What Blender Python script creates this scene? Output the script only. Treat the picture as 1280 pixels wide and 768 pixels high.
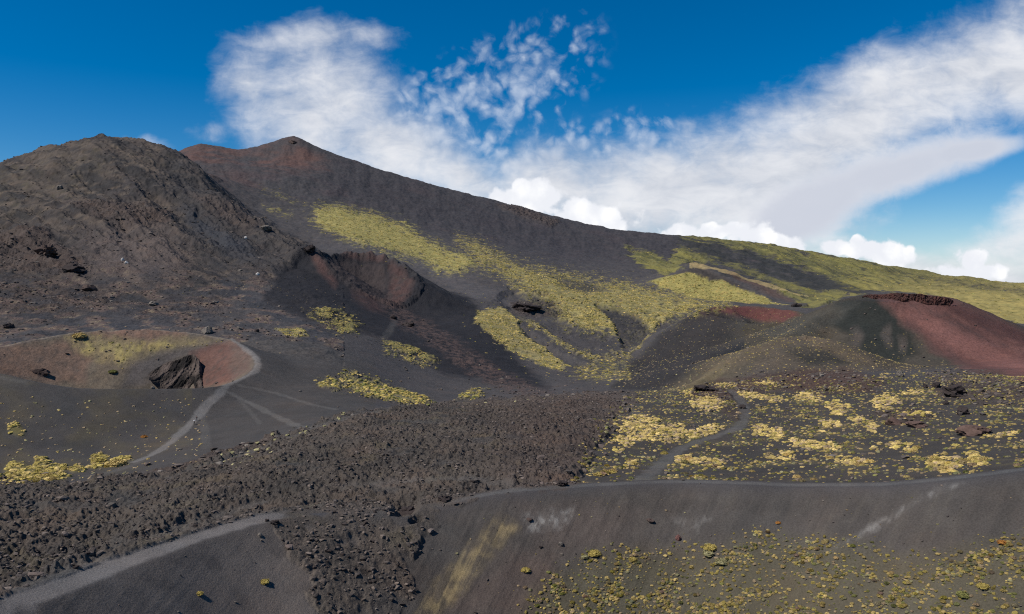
import bpy, math, random
import numpy as np

random.seed(7)
rng = np.random.default_rng(11)
for o in list(bpy.data.objects):
    bpy.data.objects.remove(o, do_unlink=True)
S = bpy.context.scene
COL = S.collection

# ------------------------------------------------------------------ camera
F = 985.0                       # focal length in pixels of a 1280 px wide picture
PITCH = math.atan(32.0 / F)     # the camera looks slightly down
Z0 = 60.0                       # eye height over datum
cam_d = bpy.data.cameras.new('camera')
cam = bpy.data.objects.new('camera', cam_d)
COL.objects.link(cam)
cam.location = (0, 0, Z0)
cam.rotation_euler = (math.pi / 2 - PITCH, 0, 0)
cam_d.sensor_width = 36.0
cam_d.lens = 36.0 * F / 1280.0
cam_d.clip_start = 0.5
cam_d.clip_end = 60000
S.camera = cam

# ------------------------------------------------------------------ light
SUN_EL = math.radians(51)
SUN_AZ = math.radians(-112)      # clockwise from +Y: the sun stands to the left
SKY_STRENGTH = 0.085
EXPOSURE = 0.14
sun_d = bpy.data.lights.new('sun', 'SUN')
sun_d.energy = 4.4
sun_d.angle = math.radians(0.5)
sun_d.color = (1.0, 0.95, 0.87)
sun = bpy.data.objects.new('sun', sun_d)
COL.objects.link(sun)
sun.location = (-400, -100, 600)
sun.rotation_euler = (math.pi / 2 - SUN_EL, 0, math.pi - SUN_AZ)
S.view_settings.view_transform = 'Standard'
S.view_settings.look = 'None'
S.view_settings.gamma = 1.0
S.view_settings.exposure = EXPOSURE
S.render.engine = 'CYCLES'
S.cycles.max_bounces = 4
S.cycles.diffuse_bounces = 2
S.cycles.use_denoising = False
S.cycles.pixel_filter_type = 'BLACKMAN_HARRIS'
S.cycles.filter_width = 1.15


def pix(px, py):
    """direction of a picture point -> azimuth (clockwise from +Y) and slope z/r"""
    px = np.asarray(px, float); py = np.asarray(py, float)
    a = (px - 640) / F
    b = (384 - py) / F
    cp, sp = math.cos(PITCH), math.sin(PITCH)
    dx = a
    dy = cp + b * sp
    dz = -sp + b * cp
    return np.arctan2(dx, dy), dz / np.hypot(dx, dy)


def proj(x, y, z):
    """world (z relative to the eye) -> picture point"""
    cp, sp = math.cos(PITCH), math.sin(PITCH)
    d = y * cp - z * sp
    u = y * sp + z * cp
    d = np.where(d < 1e-3, 1e-3, d)
    return 640 + F * x / d, 384 - F * u / d


# ------------------------------------------------------------------ sky
class NT:
    def __init__(s, tree):
        s.t = tree

    def new(s, kind, **kw):
        n = s.t.nodes.new(kind)
        for k, v in kw.items():
            setattr(n, k, v)
        return n

    def put(s, sock, v):
        if isinstance(v, bpy.types.NodeSocket):
            s.t.links.new(v, sock)
        else:
            sock.default_value = v

    def m(s, op, a, b=None, c=None, clamp=False):
        n = s.new('ShaderNodeMath', operation=op, use_clamp=clamp)
        s.put(n.inputs[0], a)
        if b is not None: s.put(n.inputs[1], b)
        if c is not None: s.put(n.inputs[2], c)
        return n.outputs[0]

    def v(s, op, a, b=None, scale=None):
        n = s.new('ShaderNodeVectorMath', operation=op)
        s.put(n.inputs[0], a)
        if b is not None: s.put(n.inputs[1], b)
        if scale is not None: s.put(n.inputs['Scale'], scale)
        return n.outputs[0]

    def noise(s, vec, scale, detail=4, rough=0.5, dist=0.0, out=0, lac=2.0):
        n = s.new('ShaderNodeTexNoise')
        s.put(n.inputs['Vector'], vec)
        n.inputs['Scale'].default_value = scale
        n.inputs['Detail'].default_value = detail
        n.inputs['Roughness'].default_value = rough
        n.inputs['Distortion'].default_value = dist
        n.inputs['Lacunarity'].default_value = lac
        return n.outputs[out]

    def mix(s, fac, a, b, blend='MIX'):
        n = s.new('ShaderNodeMix', data_type='RGBA', blend_type=blend)
        s.put(n.inputs[0], fac)
        s.put(n.inputs[6], a)
        s.put(n.inputs[7], b)
        return n.outputs[2]

    def smooth(s, x, lo, hi, to0=0.0, to1=1.0):
        n = s.new('ShaderNodeMapRange', interpolation_type='SMOOTHSTEP')
        s.put(n.inputs[0], x)
        s.put(n.inputs[1], lo); s.put(n.inputs[2], hi)
        s.put(n.inputs[3], to0); s.put(n.inputs[4], to1)
        return n.outputs[0]


def build_world():
    w = bpy.data.worlds.new('World')
    S.world = w
    w.use_nodes = True
    t = w.node_tree
    t.nodes.clear()
    N = NT(t)
    out = N.new('ShaderNodeOutputWorld')
    bg = N.new('ShaderNodeBackground')
    bg.inputs['Strength'].default_value = SKY_STRENGTH
    t.links.new(bg.outputs[0], out.inputs[0])
    sky = N.new('ShaderNodeTexSky', sky_type='NISHITA', sun_disc=False)
    sky.sun_elevation = SUN_EL
    sky.sun_rotation = SUN_AZ % (2 * math.pi)
    sky.altitude = 2000
    sky.air_density = 1.0
    sky.dust_density = 0.25
    sky.ozone_density = 3.0
    hs = N.new('ShaderNodeHueSaturation')
    hs.inputs['Hue'].default_value = 0.5
    hs.inputs['Saturation'].default_value = 1.5
    hs.inputs['Value'].default_value = 1.0
    t.links.new(sky.outputs[0], hs.inputs['Color'])
    skyc = hs.outputs[0]

    tc = N.new('ShaderNodeTexCoord')
    sep = N.new('ShaderNodeSeparateXYZ')
    t.links.new(tc.outputs['Generated'], sep.inputs[0])
    dx, dy, dz = sep.outputs
    dyc = N.m('MAXIMUM', N.m('ABSOLUTE', dy), 0.12)
    u = N.m('DIVIDE', dx, dyc)
    h = N.m('DIVIDE', dz, dyc)
    cb = N.new('ShaderNodeCombineXYZ')
    t.links.new(u, cb.inputs[0]); t.links.new(h, cb.inputs[1])
    P = cb.outputs[0]

    def warp(scale, amt, detail=3):
        c = N.noise(P, scale, detail, 0.55, out=1)
        return N.v('ADD', P, N.v('SCALE', N.v('SUBTRACT', c, (0.5, 0.5, 0.5)), scale=amt))

    def blobs(pv, lst, dist=0.35):
        s2 = N.new('ShaderNodeSeparateXYZ')
        N.put(s2.inputs[0], pv)
        x, y = s2.outputs[0], s2.outputs[1]
        acc = None
        for (px, py, rx, ry, rot, lift) in lst:
            az, v = pix(px, py)
            cu = math.tan(float(az)); cw = float(v) / math.cos(float(az))
            a = math.radians(-rot)
            ca, sa = math.cos(a), math.sin(a)
            rx, ry = rx / F, ry / F
            du = N.m('SUBTRACT', x, cu); dw = N.m('SUBTRACT', y, cw)
            e = N.m('ADD', N.m('MULTIPLY', du, ca / rx), N.m('MULTIPLY', dw, sa / rx))
            g = N.m('ADD', N.m('MULTIPLY', du, -sa / ry), N.m('MULTIPLY', dw, ca / ry))
            q = N.m('ADD', N.m('MULTIPLY', e, e), N.m('MULTIPLY', g, g))
            val = N.m('SUBTRACT', 1.0 + lift, N.m('POWER', q, 0.75))
            acc = val if acc is None else N.m('SMOOTH_MAX', acc, val, dist)
        return acc

    # streched coordinates for the wind-drawn sheets
    mp = N.new('ShaderNodeMapping')
    t.links.new(P, mp.inputs[0])
    mp.inputs['Rotation'].default_value = (0, 0, math.radians(-24))
    mp.inputs['Scale'].default_value = (0.55, 1.25, 1.0)
    PS = mp.outputs[0]

    # soft sheets: the one over the peak and the long band on the right
    ws = warp(5.0, 0.10, 4)
    sheet = blobs(ws, [
        (405, 140, 122, 84, 10, -0.08), (495, 195, 115, 58, 25, -0.08), (375, 60, 105, 45, -10, -0.5), (450, 45, 90, 30, 10, -0.75),
        (575, 222, 90, 40, 20, -0.15), (310, 110, 60, 75, 0, -0.45), (270, 165, 60, 22, 0, -0.8), (180, 182, 60, 12, 0, -0.75),
        (1010, 190, 330, 70, -26, 0.25), (1200, 100, 200, 66, -20, 0.2), (1290, 90, 90, 70, -5, 0.15),
        (810, 245, 190, 62, -12, 0.25), (700, 235, 120, 55, -5, 0.05), (930, 262, 150, 52, -8, 0.15), (880, 225, 160, 50, -15, 0.1),
        (1255, 305, 120, 45, -12, -0.25), (1290, 262, 80, 40, -20, -0.4), (1150, 325, 200, 30, 5, -0.2), (1240, 345, 160, 30, 5, 0.1), (640, 200, 60, 25, -20, -0.6)])
    n1 = N.noise(PS, 7.0, 7, 0.58, 0.3)
    n2 = N.noise(P, 26.0, 6, 0.66, 0.4)
    n5 = N.noise(PS, 38.0, 6, 0.62, 0.6)
    dens = N.m('ADD', sheet, N.m('MULTIPLY', N.m('SUBTRACT', n1, 0.5), 1.5))
    dens = N.m('ADD', dens, N.m('MULTIPLY', N.m('SUBTRACT', n2, 0.5), 0.85))
    dens = N.m('ADD', dens, N.m('MULTIPLY', N.m('SUBTRACT', n5, 0.5), 0.6))
    a_sheet = N.smooth(dens, -0.38, 1.2)
    # the smooth lens-shaped cloud
    wl = warp(4.0, 0.02, 2)
    lens = blobs(wl, [(1115, 216, 180, 40, -18, 0.0), (1205, 188, 100, 20, -10, 0.0), (1020, 255, 130, 46, -22, 0.0)], 0.3)
    lens = N.m('ADD', lens, N.m('ADD', N.m('MULTIPLY', N.m('SUBTRACT', n1, 0.5), 1.0), N.m('MULTIPLY', N.m('SUBTRACT', n2, 0.5), 0.45)))
    a_lens = N.smooth(lens, 0.0, 0.75)
    # small cells of altocumulus
    cell_mask = blobs(P, [
        (600, 130, 150, 70, -25, 0.1), (690, 70, 90, 60, -30, -0.25), (640, 60, 120, 40, -20, -0.4), (680, 195, 120, 40, -10, 0.05),
        (790, 165, 90, 40, -10, -0.35), (560, 190, 90, 60, 10, 0.1), (760, 200, 110, 40, -10, 0.0)], 0.3)
    wc = warp(26.0, 0.03, 4)
    vor = N.new('ShaderNodeTexVoronoi', feature='SMOOTH_F1')
    N.put(vor.inputs['Vector'], wc)
    vor.inputs['Scale'].default_value = 70.0
    vor.inputs['Smoothness'].default_value = 0.45
    vor.inputs['Randomness'].default_value = 1.0
    patch = N.noise(P, 11.0, 3, 0.5)
    n6 = N.noise(wc, 34.0, 5, 0.6, 0.5)
    cells = N.m('SUBTRACT', N.m('ADD', N.m('MULTIPLY', cell_mask, 0.5), N.m('ADD', N.m('MULTIPLY', patch, 1.3), N.m('MULTIPLY', N.m('SUBTRACT', n6, 0.5), 1.5))),
                N.m('ADD', N.m('MULTIPLY', vor.outputs[0], 0.85), N.m('MULTIPLY', n2, 0.4)))
    a_cell = N.m('MULTIPLY', N.smooth(cells, 0.0, 1.1), 0.62)
    a_cell = N.m('MULTIPLY', a_cell, N.smooth(cell_mask, -0.25, 0.4))
    # cumulus heads behind the slope
    b1 = N.new('ShaderNodeTexVoronoi', feature='SMOOTH_F1')
    N.put(b1.inputs['Vector'], warp(40.0, 0.012, 3)); b1.inputs['Scale'].default_value = 36.0
    b1.inputs['Smoothness'].default_value = 0.25
    b2 = N.new('ShaderNodeTexVoronoi', feature='SMOOTH_F1')
    N.put(b2.inputs['Vector'], warp(80.0, 0.006, 3)); b2.inputs['Scale'].default_value = 90.0
    b2.inputs['Smoothness'].default_value = 0.3
    cum = blobs(warp(16.0, 0.022, 3), [
        (630, 252, 34, 22, 0, 0.0), (672, 245, 42, 28, 0, 0.0), (730, 270, 70, 26, 10, 0.0), (650, 233, 14, 14, 0, -0.1),
        (852, 292, 32, 13, 0, 0.0), (890, 292, 30, 12, 0, 0.0), (935, 292, 34, 17, 0, 0.05), (915, 286, 14, 10, 0, 0.0),
        (978, 305, 34, 14, 8, 0.0), (1045, 308, 32, 14, 0, 0.0), (1092, 313, 44, 18, 4, 0.05), (1075, 300, 13, 9, 0, 0.0),
        (1120, 322, 30, 16, 0, 0.0), (1212, 326, 26, 18, 0, 0.05), (1190, 340, 30, 14, 0, 0.0), (1232, 342, 26, 14, 0, 0.0),
        (1215, 345, 45, 15, 0, 0.0)], 0.2)
    n4 = N.noise(P, 70.0, 5, 0.62)
    cumd = N.m('SUBTRACT', N.m('ADD', cum, 0.62), N.m('ADD', N.m('MULTIPLY', b1.outputs[0], 0.9), N.m('MULTIPLY', b2.outputs[0], 0.4)))
    cumd = N.m('ADD', cumd, N.m('MULTIPLY', N.m('SUBTRACT', n4, 0.5), 1.1))
    a_cum = N.smooth(cumd, -0.05, 0.42)

    k = 1.0 / SKY_STRENGTH
    # shading of the clouds themselves: grey undersides, bright heads
    n3 = N.noise(PS, 9.0, 6, 0.55, 0.2)
    sh = N.smooth(N.m('ADD', N.m('ADD', N.m('MULTIPLY', n3, 0.6), N.m('MULTIPLY', n1, 0.35)), N.m('MULTIPLY', n5, 0.25)), 0.40, 0.72)
    c_sheet = N.mix(sh, (0.46 * k, 0.50 * k, 0.58 * k, 1), (0.76 * k, 0.77 * k, 0.80 * k, 1))
    c_lens = N.mix(N.smooth(N.m('ADD', lens, N.m('MULTIPLY', n1, 0.6)), 0.3, 1.2), (0.72 * k, 0.74 * k, 0.79 * k, 1), (0.56 * k, 0.59 * k, 0.67 * k, 1))
    cs = N.smooth(N.m('ADD', N.m('MULTIPLY', b1.outputs[0], 0.9), N.m('MULTIPLY', n4, 0.6)), 0.3, 0.95)
    c_cum = N.mix(cs, (0.97 * k, 0.97 * k, 0.97 * k, 1), (0.78 * k, 0.80 * k, 0.85 * k, 1))
    c_cell = (0.66 * k, 0.72 * k, 0.82 * k, 1)
    low = N.smooth(h, 0.10, -0.02)
    skyc = N.mix(N.m('MULTIPLY', low, 0.55), skyc, (0.42 * k, 0.56 * k, 0.72 * k, 1))
    col = N.mix(a_cell, skyc, c_cell)
    col = N.mix(N.m('MULTIPLY', a_sheet, 0.97), col, c_sheet)
    col = N.mix(N.m('MULTIPLY', a_lens, 0.96), col, c_lens)
    col = N.mix(a_cum, col, c_cum)
    t.links.new(col, bg.inputs['Color'])
    w.cycles.sampling_method = 'MANUAL'
    w.cycles.sample_map_resolution = 256


build_world()

# ------------------------------------------------------------------ noise
_ang = rng.random(1024) * 2 * math.pi
_gx = np.cos(_ang).astype(np.float32); _gy = np.sin(_ang).astype(np.float32)


def perlin(x, y, seed=0):
    x = np.asarray(x, np.float64); y = np.asarray(y, np.float64)
    xi = np.floor(x).astype(np.int64); yi = np.floor(y).astype(np.int64)
    fx = (x - xi).astype(np.float32); fy = (y - yi).astype(np.float32)

    def g(ix, iy, ax, ay):
        h = (ix * 374761393 + iy * 668265263 + seed * 974634777) & 0xffffffff
        h = ((h ^ (h >> 13)) * 1274126177) & 0xffffffff
        h = (h ^ (h >> 16)) & 1023
        return _gx[h] * ax + _gy[h] * ay
    sx = fx * fx * fx * (fx * (fx * 6 - 15) + 10)
    sy = fy * fy * fy * (fy * (fy * 6 - 15) + 10)
    a = g(xi, yi, fx, fy); b = g(xi + 1, yi, fx - 1, fy)
    c = g(xi, yi + 1, fx, fy - 1); d = g(xi + 1, yi + 1, fx - 1, fy - 1)
    ab = a + sx * (b - a); cd = c + sx * (d - c)
    return (ab + sy * (cd - ab)) * 1.5


def fbm(x, y, octv=4, seed=0, gain=0.5):
    s = 0; a = 1.0; f = 1.0; n = 0
    for i in range(octv):
        s = s + a * perlin(x * f + 17.3 * i, y * f - 9.1 * i, seed + i)
        n += a; a *= gain; f *= 2.03
    return s / n


def ridged(x, y, octv=4, seed=0, gain=0.5):
    s = 0; a = 1.0; f = 1.0; n = 0
    for i in range(octv):
        s = s + a * (1 - 2 * np.abs(perlin(x * f + 11.3 * i, y * f - 5.1 * i, seed + i)))
        n += a; a *= gain; f *= 2.1
    return s / n


def smax(a, b, k):
    h = np.clip(0.5 + 0.5 * (a - b) / k, 0, 1)
    return b + (a - b) * h + k * h * (1 - h)


def sstep(x, lo, hi):
    t = np.clip((x - lo) / (hi - lo), 0, 1)
    return t * t * (3 - 2 * t)


# ------------------------------------------------------------------ the lie of the land
# columns of (row in the picture, distance in metres) for the land without its cones
LAND = {
    -250: [(660, 150), (600, 230), (510, 350), (455, 450), (405, 600), (350, 800), (305, 1000), (262, 1300), (270, 1700), (285, 2600), (330, 3500)],
    0: [(660, 150), (598, 230), (500, 350), (440, 450), (415, 520), (390, 600), (360, 700), (330, 800), (272, 1000), (226, 1200), (211, 1300), (216, 1420), (245, 1700), (255, 2600), (310, 3500)],
    50: [(658, 150), (595, 230), (498, 350), (436, 450), (412, 520), (388, 600), (358, 700), (325, 800), (255, 1050), (212, 1220), (196, 1310), (200, 1420), (232, 1700), (245, 2600)],
    100: [(655, 150), (592, 230), (495, 350), (432, 450), (410, 520), (387, 600), (358, 700), (318, 800), (285, 900), (240, 1050), (200, 1220), (183, 1310), (186, 1400), (222, 1700), (238, 2600), (300, 3500)],
    130: [(385, 600), (355, 700), (316, 800), (236, 1060), (195, 1220), (177, 1315), (180, 1390), (215, 1700), (232, 2600)],
    160: [(648, 150), (585, 230), (486, 350), (430, 450), (382, 600), (352, 700), (234, 1070), (198, 1220), (180, 1315), (184, 1390), (215, 1700), (225, 2600)],
    200: [(640, 150), (575, 230), (480, 350), (428, 450), (405, 520), (378, 620), (350, 700), (318, 800), (275, 950), (232, 1100), (196, 1250), (187, 1320), (193, 1420), (215, 1700), (210, 2600), (240, 3200)],
    225: [(322, 800), (280, 950), (238, 1110), (205, 1240), (196, 1300), (204, 1400), (212, 1700), (192, 2500), (188, 2600), (196, 2750)],
    250: [(635, 150), (568, 230), (478, 350), (430, 450), (378, 620), (348, 720), (310, 850), (270, 1000), (228, 1160), (216, 1220), (224, 1340), (216, 1600), (192, 2300), (181, 2600), (186, 2750), (215, 3300)],
    300: [(630, 150), (560, 230), (478, 350), (432, 450), (408, 520), (378, 620), (350, 720), (325, 820), (285, 970), (263, 1060), (270, 1180), (256, 1450), (228, 1850), (200, 2350), (187, 2600), (192, 2720), (220, 3300)],
    335: [(345, 740), (308, 890), (287, 980), (293, 1080), (270, 1400), (232, 1900), (195, 2400), (179, 2600), (187, 2720)],
    365: [(622, 150), (540, 230), (470, 350), (430, 450), (400, 550), (358, 700), (330, 800), (310, 900), (308, 1000), (290, 1200), (264, 1500), (222, 2000), (188, 2450), (171, 2600), (180, 2700), (220, 3300)],
    388: [(180, 2600), (190, 2720), (228, 2000)],
    440: [(615, 150), (530, 230), (495, 300), (458, 400), (425, 500), (385, 650), (350, 800), (318, 1000), (296, 1200), (275, 1500), (243, 2000), (201, 2600), (212, 2800), (240, 3300)],
    520: [(610, 150), (535, 230), (510, 300), (499, 360), (482, 420), (450, 520), (405, 700), (372, 850), (345, 1000), (318, 1200), (295, 1500), (262, 2000), (226, 2600), (236, 2800), (265, 3300)],
    600: [(605, 150), (535, 230), (512, 300), (500, 380), (487, 450), (450, 550), (405, 700), (375, 850), (350, 1000), (328, 1200), (308, 1500), (280, 2000), (247, 2600), (257, 2800), (280, 3300)],
    680: [(602, 150), (532, 230), (510, 300), (496, 380), (488, 450), (465, 550), (425, 700), (390, 850), (362, 1000), (343, 1200), (325, 1500), (298, 2000), (268, 2600), (277, 2800)],
    760: [(605, 150), (565, 200), (525, 260), (503, 320), (490, 400), (480, 480), (462, 600), (425, 750), (392, 900), (365, 1100), (350, 1300), (330, 1600), (310, 2000), (287, 2600), (296, 2800)],
    860: [(612, 150), (588, 180), (545, 230), (510, 280), (494, 320), (487, 380), (490, 450), (474, 600), (428, 800), (385, 1000), (360, 1300), (335, 1600), (315, 2000), (296, 2600), (304, 2800)],
    960: [(614, 150), (590, 180), (545, 230), (512, 280), (490, 330), (473, 380), (478, 450), (464, 600), (424, 800), (397, 1000), (372, 1300), (350, 1600), (328, 2000), (307, 2600), (315, 2800)],
    1060: [(614, 150), (588, 180), (545, 230), (510, 280), (487, 330), (470, 380), (466, 450), (450, 600), (404, 900), (378, 1200), (353, 1600), (338, 2000), (325, 2600), (332, 2800)],
    1160: [(610, 150), (584, 180), (540, 230), (508, 280), (487, 330), (468, 400), (458, 500), (432, 700), (405, 900), (385, 1200), (362, 1600), (350, 2000), (341, 2500), (349, 2800)],
    1280: [(598, 150), (572, 180), (535, 230), (508, 280), (492, 330), (475, 400), (455, 500), (430, 700), (412, 900), (393, 1200), (370, 1600), (360, 2000), (356, 2400), (366, 2800)],
    1480: [(585, 150), (530, 230), (490, 330), (455, 500), (418, 900), (385, 1600), (375, 2400), (385, 2800)],
}
_pts = []
for px, lst in LAND.items():
    for py, r in lst:
        a, v = pix(px, py)
        _pts.append((float(a), math.log(r), float(v)))
    a, v = pix(px, 500)
    _pts.append((float(a), math.log(60.0), -45.0 / 60))
_pts = np.array(_pts)
KB = 0.8
_px = np.stack([_pts[:, 0], _pts[:, 1] * KB], 1)


def _tps(d2):
    return 0.5 * d2 * np.log(d2 + 1e-12)


_n = len(_px)
_d2 = ((_px[:, None] - _px[None]) ** 2).sum(-1)
_A = np.zeros((_n + 3, _n + 3))
_A[:_n, :_n] = _tps(_d2) + np.eye(_n) * 5e-6
_A[:_n, _n:] = np.c_[np.ones(_n), _px]
_A[_n:, :_n] = _A[:_n, _n:].T
_w = np.linalg.solve(_A, np.r_[_pts[:, 2], np.zeros(3)])
# evaluated once on a coarse log-polar lattice, then read bilinearly
CA = np.linspace(math.radians(-43), math.radians(43), 260)
CR = np.linspace(math.log(60), math.log(3600), 300)
_q = np.stack([np.repeat(CA[None], len(CR), 0), np.repeat(CR[:, None] * KB, len(CA), 1)], -1).reshape(-1, 2)
_val = np.empty(len(_q))
for i in range(0, len(_q), 8000):
    b = _q[i:i + 8000]
    dd = ((b[:, None] - _px[None]) ** 2).sum(-1)
    _val[i:i + 8000] = _tps(dd) @ _w[:_n] + _w[_n] + b @ _w[_n + 1:]
CV = _val.reshape(len(CR), len(CA))


def land_slope(az, r):
    a = np.clip((az - CA[0]) / (CA[1] - CA[0]), 0, len(CA) - 1.001)
    l = np.clip((np.log(np.maximum(r, 1)) - CR[0]) / (CR[1] - CR[0]), 0, len(CR) - 1.001)
    i = a.astype(int); j = l.astype(int); fa = a - i; fl = l - j
    return ((CV[j, i] * (1 - fa) + CV[j, i + 1] * fa) * (1 - fl)
            + (CV[j + 1, i] * (1 - fa) + CV[j + 1, i + 1] * fa) * fl)


def place(px, r):
    a, _ = pix(px, 352)
    return r * math.sin(float(a)), r * math.cos(float(a))


class Cone:
    """a cinder cone: rim given by points (px, py, r); outside slope, inside slope, floor"""

    def __init__(s, cpx, cr, rim, s_out, H, s_in, floor, k=4.0, rnd=2.0, rise=0.0, zc=None):
        s.zc = zc
        s.cx, s.cy = place(cpx, cr)
        n = math.hypot(s.cx, s.cy)
        s.er = (s.cx / n, s.cy / n); s.et = (s.er[1], -s.er[0])
        tb = []
        for (px, py, r) in rim:
            a, v = pix(px, py)
            x, y, z = r * math.sin(float(a)), r * math.cos(float(a)), r * float(v) + rise
            ph, d = s.loc(np.array(x), np.array(y))
            tb.append((float(ph), float(d), z))
        tb.sort()
        s.tb = np.array(tb)
        g = np.linspace(-math.pi, math.pi, 721)
        t = np.r_[s.tb[-1:] - [[2 * math.pi, 0, 0]], s.tb, s.tb[:1] + [[2 * math.pi, 0, 0]]]
        R = np.interp(g, t[:, 0], t[:, 1]); Z = np.interp(g, t[:, 0], t[:, 2])
        ker = np.hanning(41); ker /= ker.sum()
        pad = lambda q: np.convolve(np.r_[q[-61:-1], q, q[1:61]], ker, 'same')[60:-60]
        s.g, s.R, s.Z = g, pad(R), pad(Z)
        s.s_out, s.H, s.s_in, s.floor, s.k, s.rnd = s_out, H, s_in, floor, k, rnd

    def loc(s, x, y):
        dx, dy = x - s.cx, y - s.cy
        rad = dx * s.er[0] + dy * s.er[1]; tan = dx * s.et[0] + dy * s.et[1]
        return np.arctan2(tan, -rad), np.hypot(rad, tan)

    def apply(s, x, y, z):
        ph, d = s.loc(x, y)
        R = np.interp(ph, s.g, s.R); Z = np.interp(ph, s.g, s.Z)
        t = d - R
        rr = s.rnd
        to = np.sqrt(np.maximum(t, 0) ** 2 + rr * rr) - rr
        ti = np.sqrt(np.minimum(t, 0) ** 2 + rr * rr) - rr
        zo = Z - s.H * (1 - np.exp(-s.s_out * to / s.H)) - 0.06 * to
        zi = Z - s.s_in * ti
        zi = smax(zi, np.minimum(s.floor + 0 * zi, Z - 0.5), s.k)
        if s.zc is not None:
            zi = s.zc + (Z - s.zc) * np.clip(d / R, 0, 1) ** 1.5
        zout = smax(zo, z, s.k)
        w = sstep(t, -2.0, 2.0)
        zz = np.where(t < 0, zi, zout)
        # keep the rim continuous where the land is as high as the rim itself
        zr = smax(Z, z, s.k)
        lift = np.where(t < 0, (zr - Z) * np.exp(np.minimum(t, 0) / 12.0), 0)
        return zz + lift, t, ph


LEFT_CRATER = Cone(130, 350, [(180, 486, 300), (100, 486, 298), (240, 486, 302), (277, 483, 312), (318, 463, 335), (322, 450, 352),
                              (306, 435, 374), (290, 425, 390), (230, 417, 402), (160, 411, 408), (100, 417, 406), (60, 423, 402),
                              (0, 434, 392), (-60, 445, 375), (-100, 455, 350), (-60, 463, 322), (0, 466, 308), (50, 479, 301)],
                   0.34, 34, 0.62, -66, 3.0, 1.6)
DARK_CONE = Cone(458, 825, [(400, 316, 812), (408, 319, 842), (420, 321, 860), (440, 317, 874), (462, 317, 876), (486, 323, 866), (506, 335, 840),
                            (520, 351, 808), (510, 374, 774), (486, 392, 755), (458, 386, 756), (432, 364, 770), (412, 340, 790)],
                 0.52, 130, 0.4, 8, 6.0, 3.0, zc=-6)
RIGHT_CONE = Cone(1125, 630, [(1055, 377, 615), (1075, 370, 645), (1110, 367, 665), (1150, 368, 668), (1185, 372, 655), (1205, 381, 630),
                              (1185, 384, 606), (1130, 381, 596), (1085, 378, 600)],
                  0.44, 90, 0.25, -14, 4.0, 3.0)
MID_CONE = Cone(940, 750, [(878, 389, 745), (903, 383, 772), (945, 383, 795), (985, 388, 785), (1004, 393, 750), (985, 403, 720),
                           (945, 406, 704), (902, 397, 715)],
                0.50, 130, 0.5, -42, 4.0, 3.0)
MOUND = Cone(1008, 478, [(985, 423, 475), (1008, 420, 482), (1030, 424, 478), (1008, 427, 468)], 0.36, 40, 0.1, -36, 4.0, 6.0)
class Ridge:
    def __init__(s, pts, slope, w=4.0, k=4.0, steep=None):
        q = []
        for (px, py, r) in pts:
            a, v = pix(px, py)
            q.append((r * math.sin(float(a)), r * math.cos(float(a)), r * float(v)))
        s.q = np.array(q); s.slope, s.w, s.k = slope, w, k
        s.lo = s.q[:, :2].min(0) - 600; s.hi = s.q[:, :2].max(0) + 600

    def apply(s, x, y, z):
        x, y, z = np.atleast_1d(x), np.atleast_1d(y), np.atleast_1d(z)
        dist = np.full(z.shape, 1e3); out = z.copy()
        sel = (x > s.lo[0]) & (x < s.hi[0]) & (y > s.lo[1]) & (y < s.hi[1])
        if not sel.any(): return out, dist
        xs, ys = x[sel], y[sel]
        best = np.full(xs.shape, -1e9); dm = np.full(xs.shape, 1e9)
        for i in range(max(1, len(s.q) - 1)):
            a = s.q[i]; e = s.q[min(i + 1, len(s.q) - 1)] - a
            t = np.clip(((xs - a[0]) * e[0] + (ys - a[1]) * e[1]) / (e[0] ** 2 + e[1] ** 2 + 1e-9), 0, 1)
            d = np.hypot(xs - a[0] - t * e[0], ys - a[1] - t * e[1])
            best = np.maximum(best, a[2] + t * e[2] - s.slope * (np.sqrt(d * d + s.w ** 2) - s.w))
            dm = np.minimum(dm, d)
        dist[sel] = dm
        out[sel] = smax(best, z[sel], s.k)
        return out, dist


SPUR = Ridge([(1058, 380, 612), (1015, 400, 570), (965, 427, 520), (915, 455, 462), (870, 478, 412), (835, 490, 385)], 0.58, 2.0, 2.5)
LIP = Ridge([(387, 311, 812), (400, 322, 800), (418, 345, 786), (436, 368, 768)], 0.62, 2.0, 2.0)
HILL = Ridge([(800, 372, 1270), (824, 361, 1290), (846, 344, 1330), (866, 328, 1352), (900, 336, 1345), (945, 356, 1325), (992, 381, 1290)], 0.34, 5.0, 6.0)
PEAK = Ridge([(365, 170.5, 2590), (366, 170.5, 2592)], 0.47, 2.0, 8.0)

# the near crater whose rim crosses the bottom of the picture
_rim = [(-220, 800, 62), (-60, 785, 72), (50, 742, 83), (120, 716, 90), (200, 688, 98), (270, 664, 107), (345, 644, 115), (440, 640, 119),
        (530, 637, 122), (570, 627, 125), (610, 617, 127), (700, 609, 131), (850, 602, 134), (1000, 607, 130), (1110, 606, 129), (1200, 597, 128),
        (1280, 587, 129), (1480, 555, 126)]
_rt = np.array([(float(pix(p, q)[0]), r, r * float(pix(p, q)[1])) for p, q, r in _rim])

# the rim runs smoothly from point to point
_rg = np.linspace(-0.9, 0.9, 721)
_kn = np.hanning(37); _kn /= _kn.sum()


def _runny(col):
    q = np.interp(_rg, _rt[:, 0], _rt[:, col])
    q = np.r_[np.full(40, q[0]), q, np.full(40, q[-1])]
    return np.convolve(q, _kn, 'same')[40:-40]


_rR, _rZ = _runny(1), _runny(2)


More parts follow.
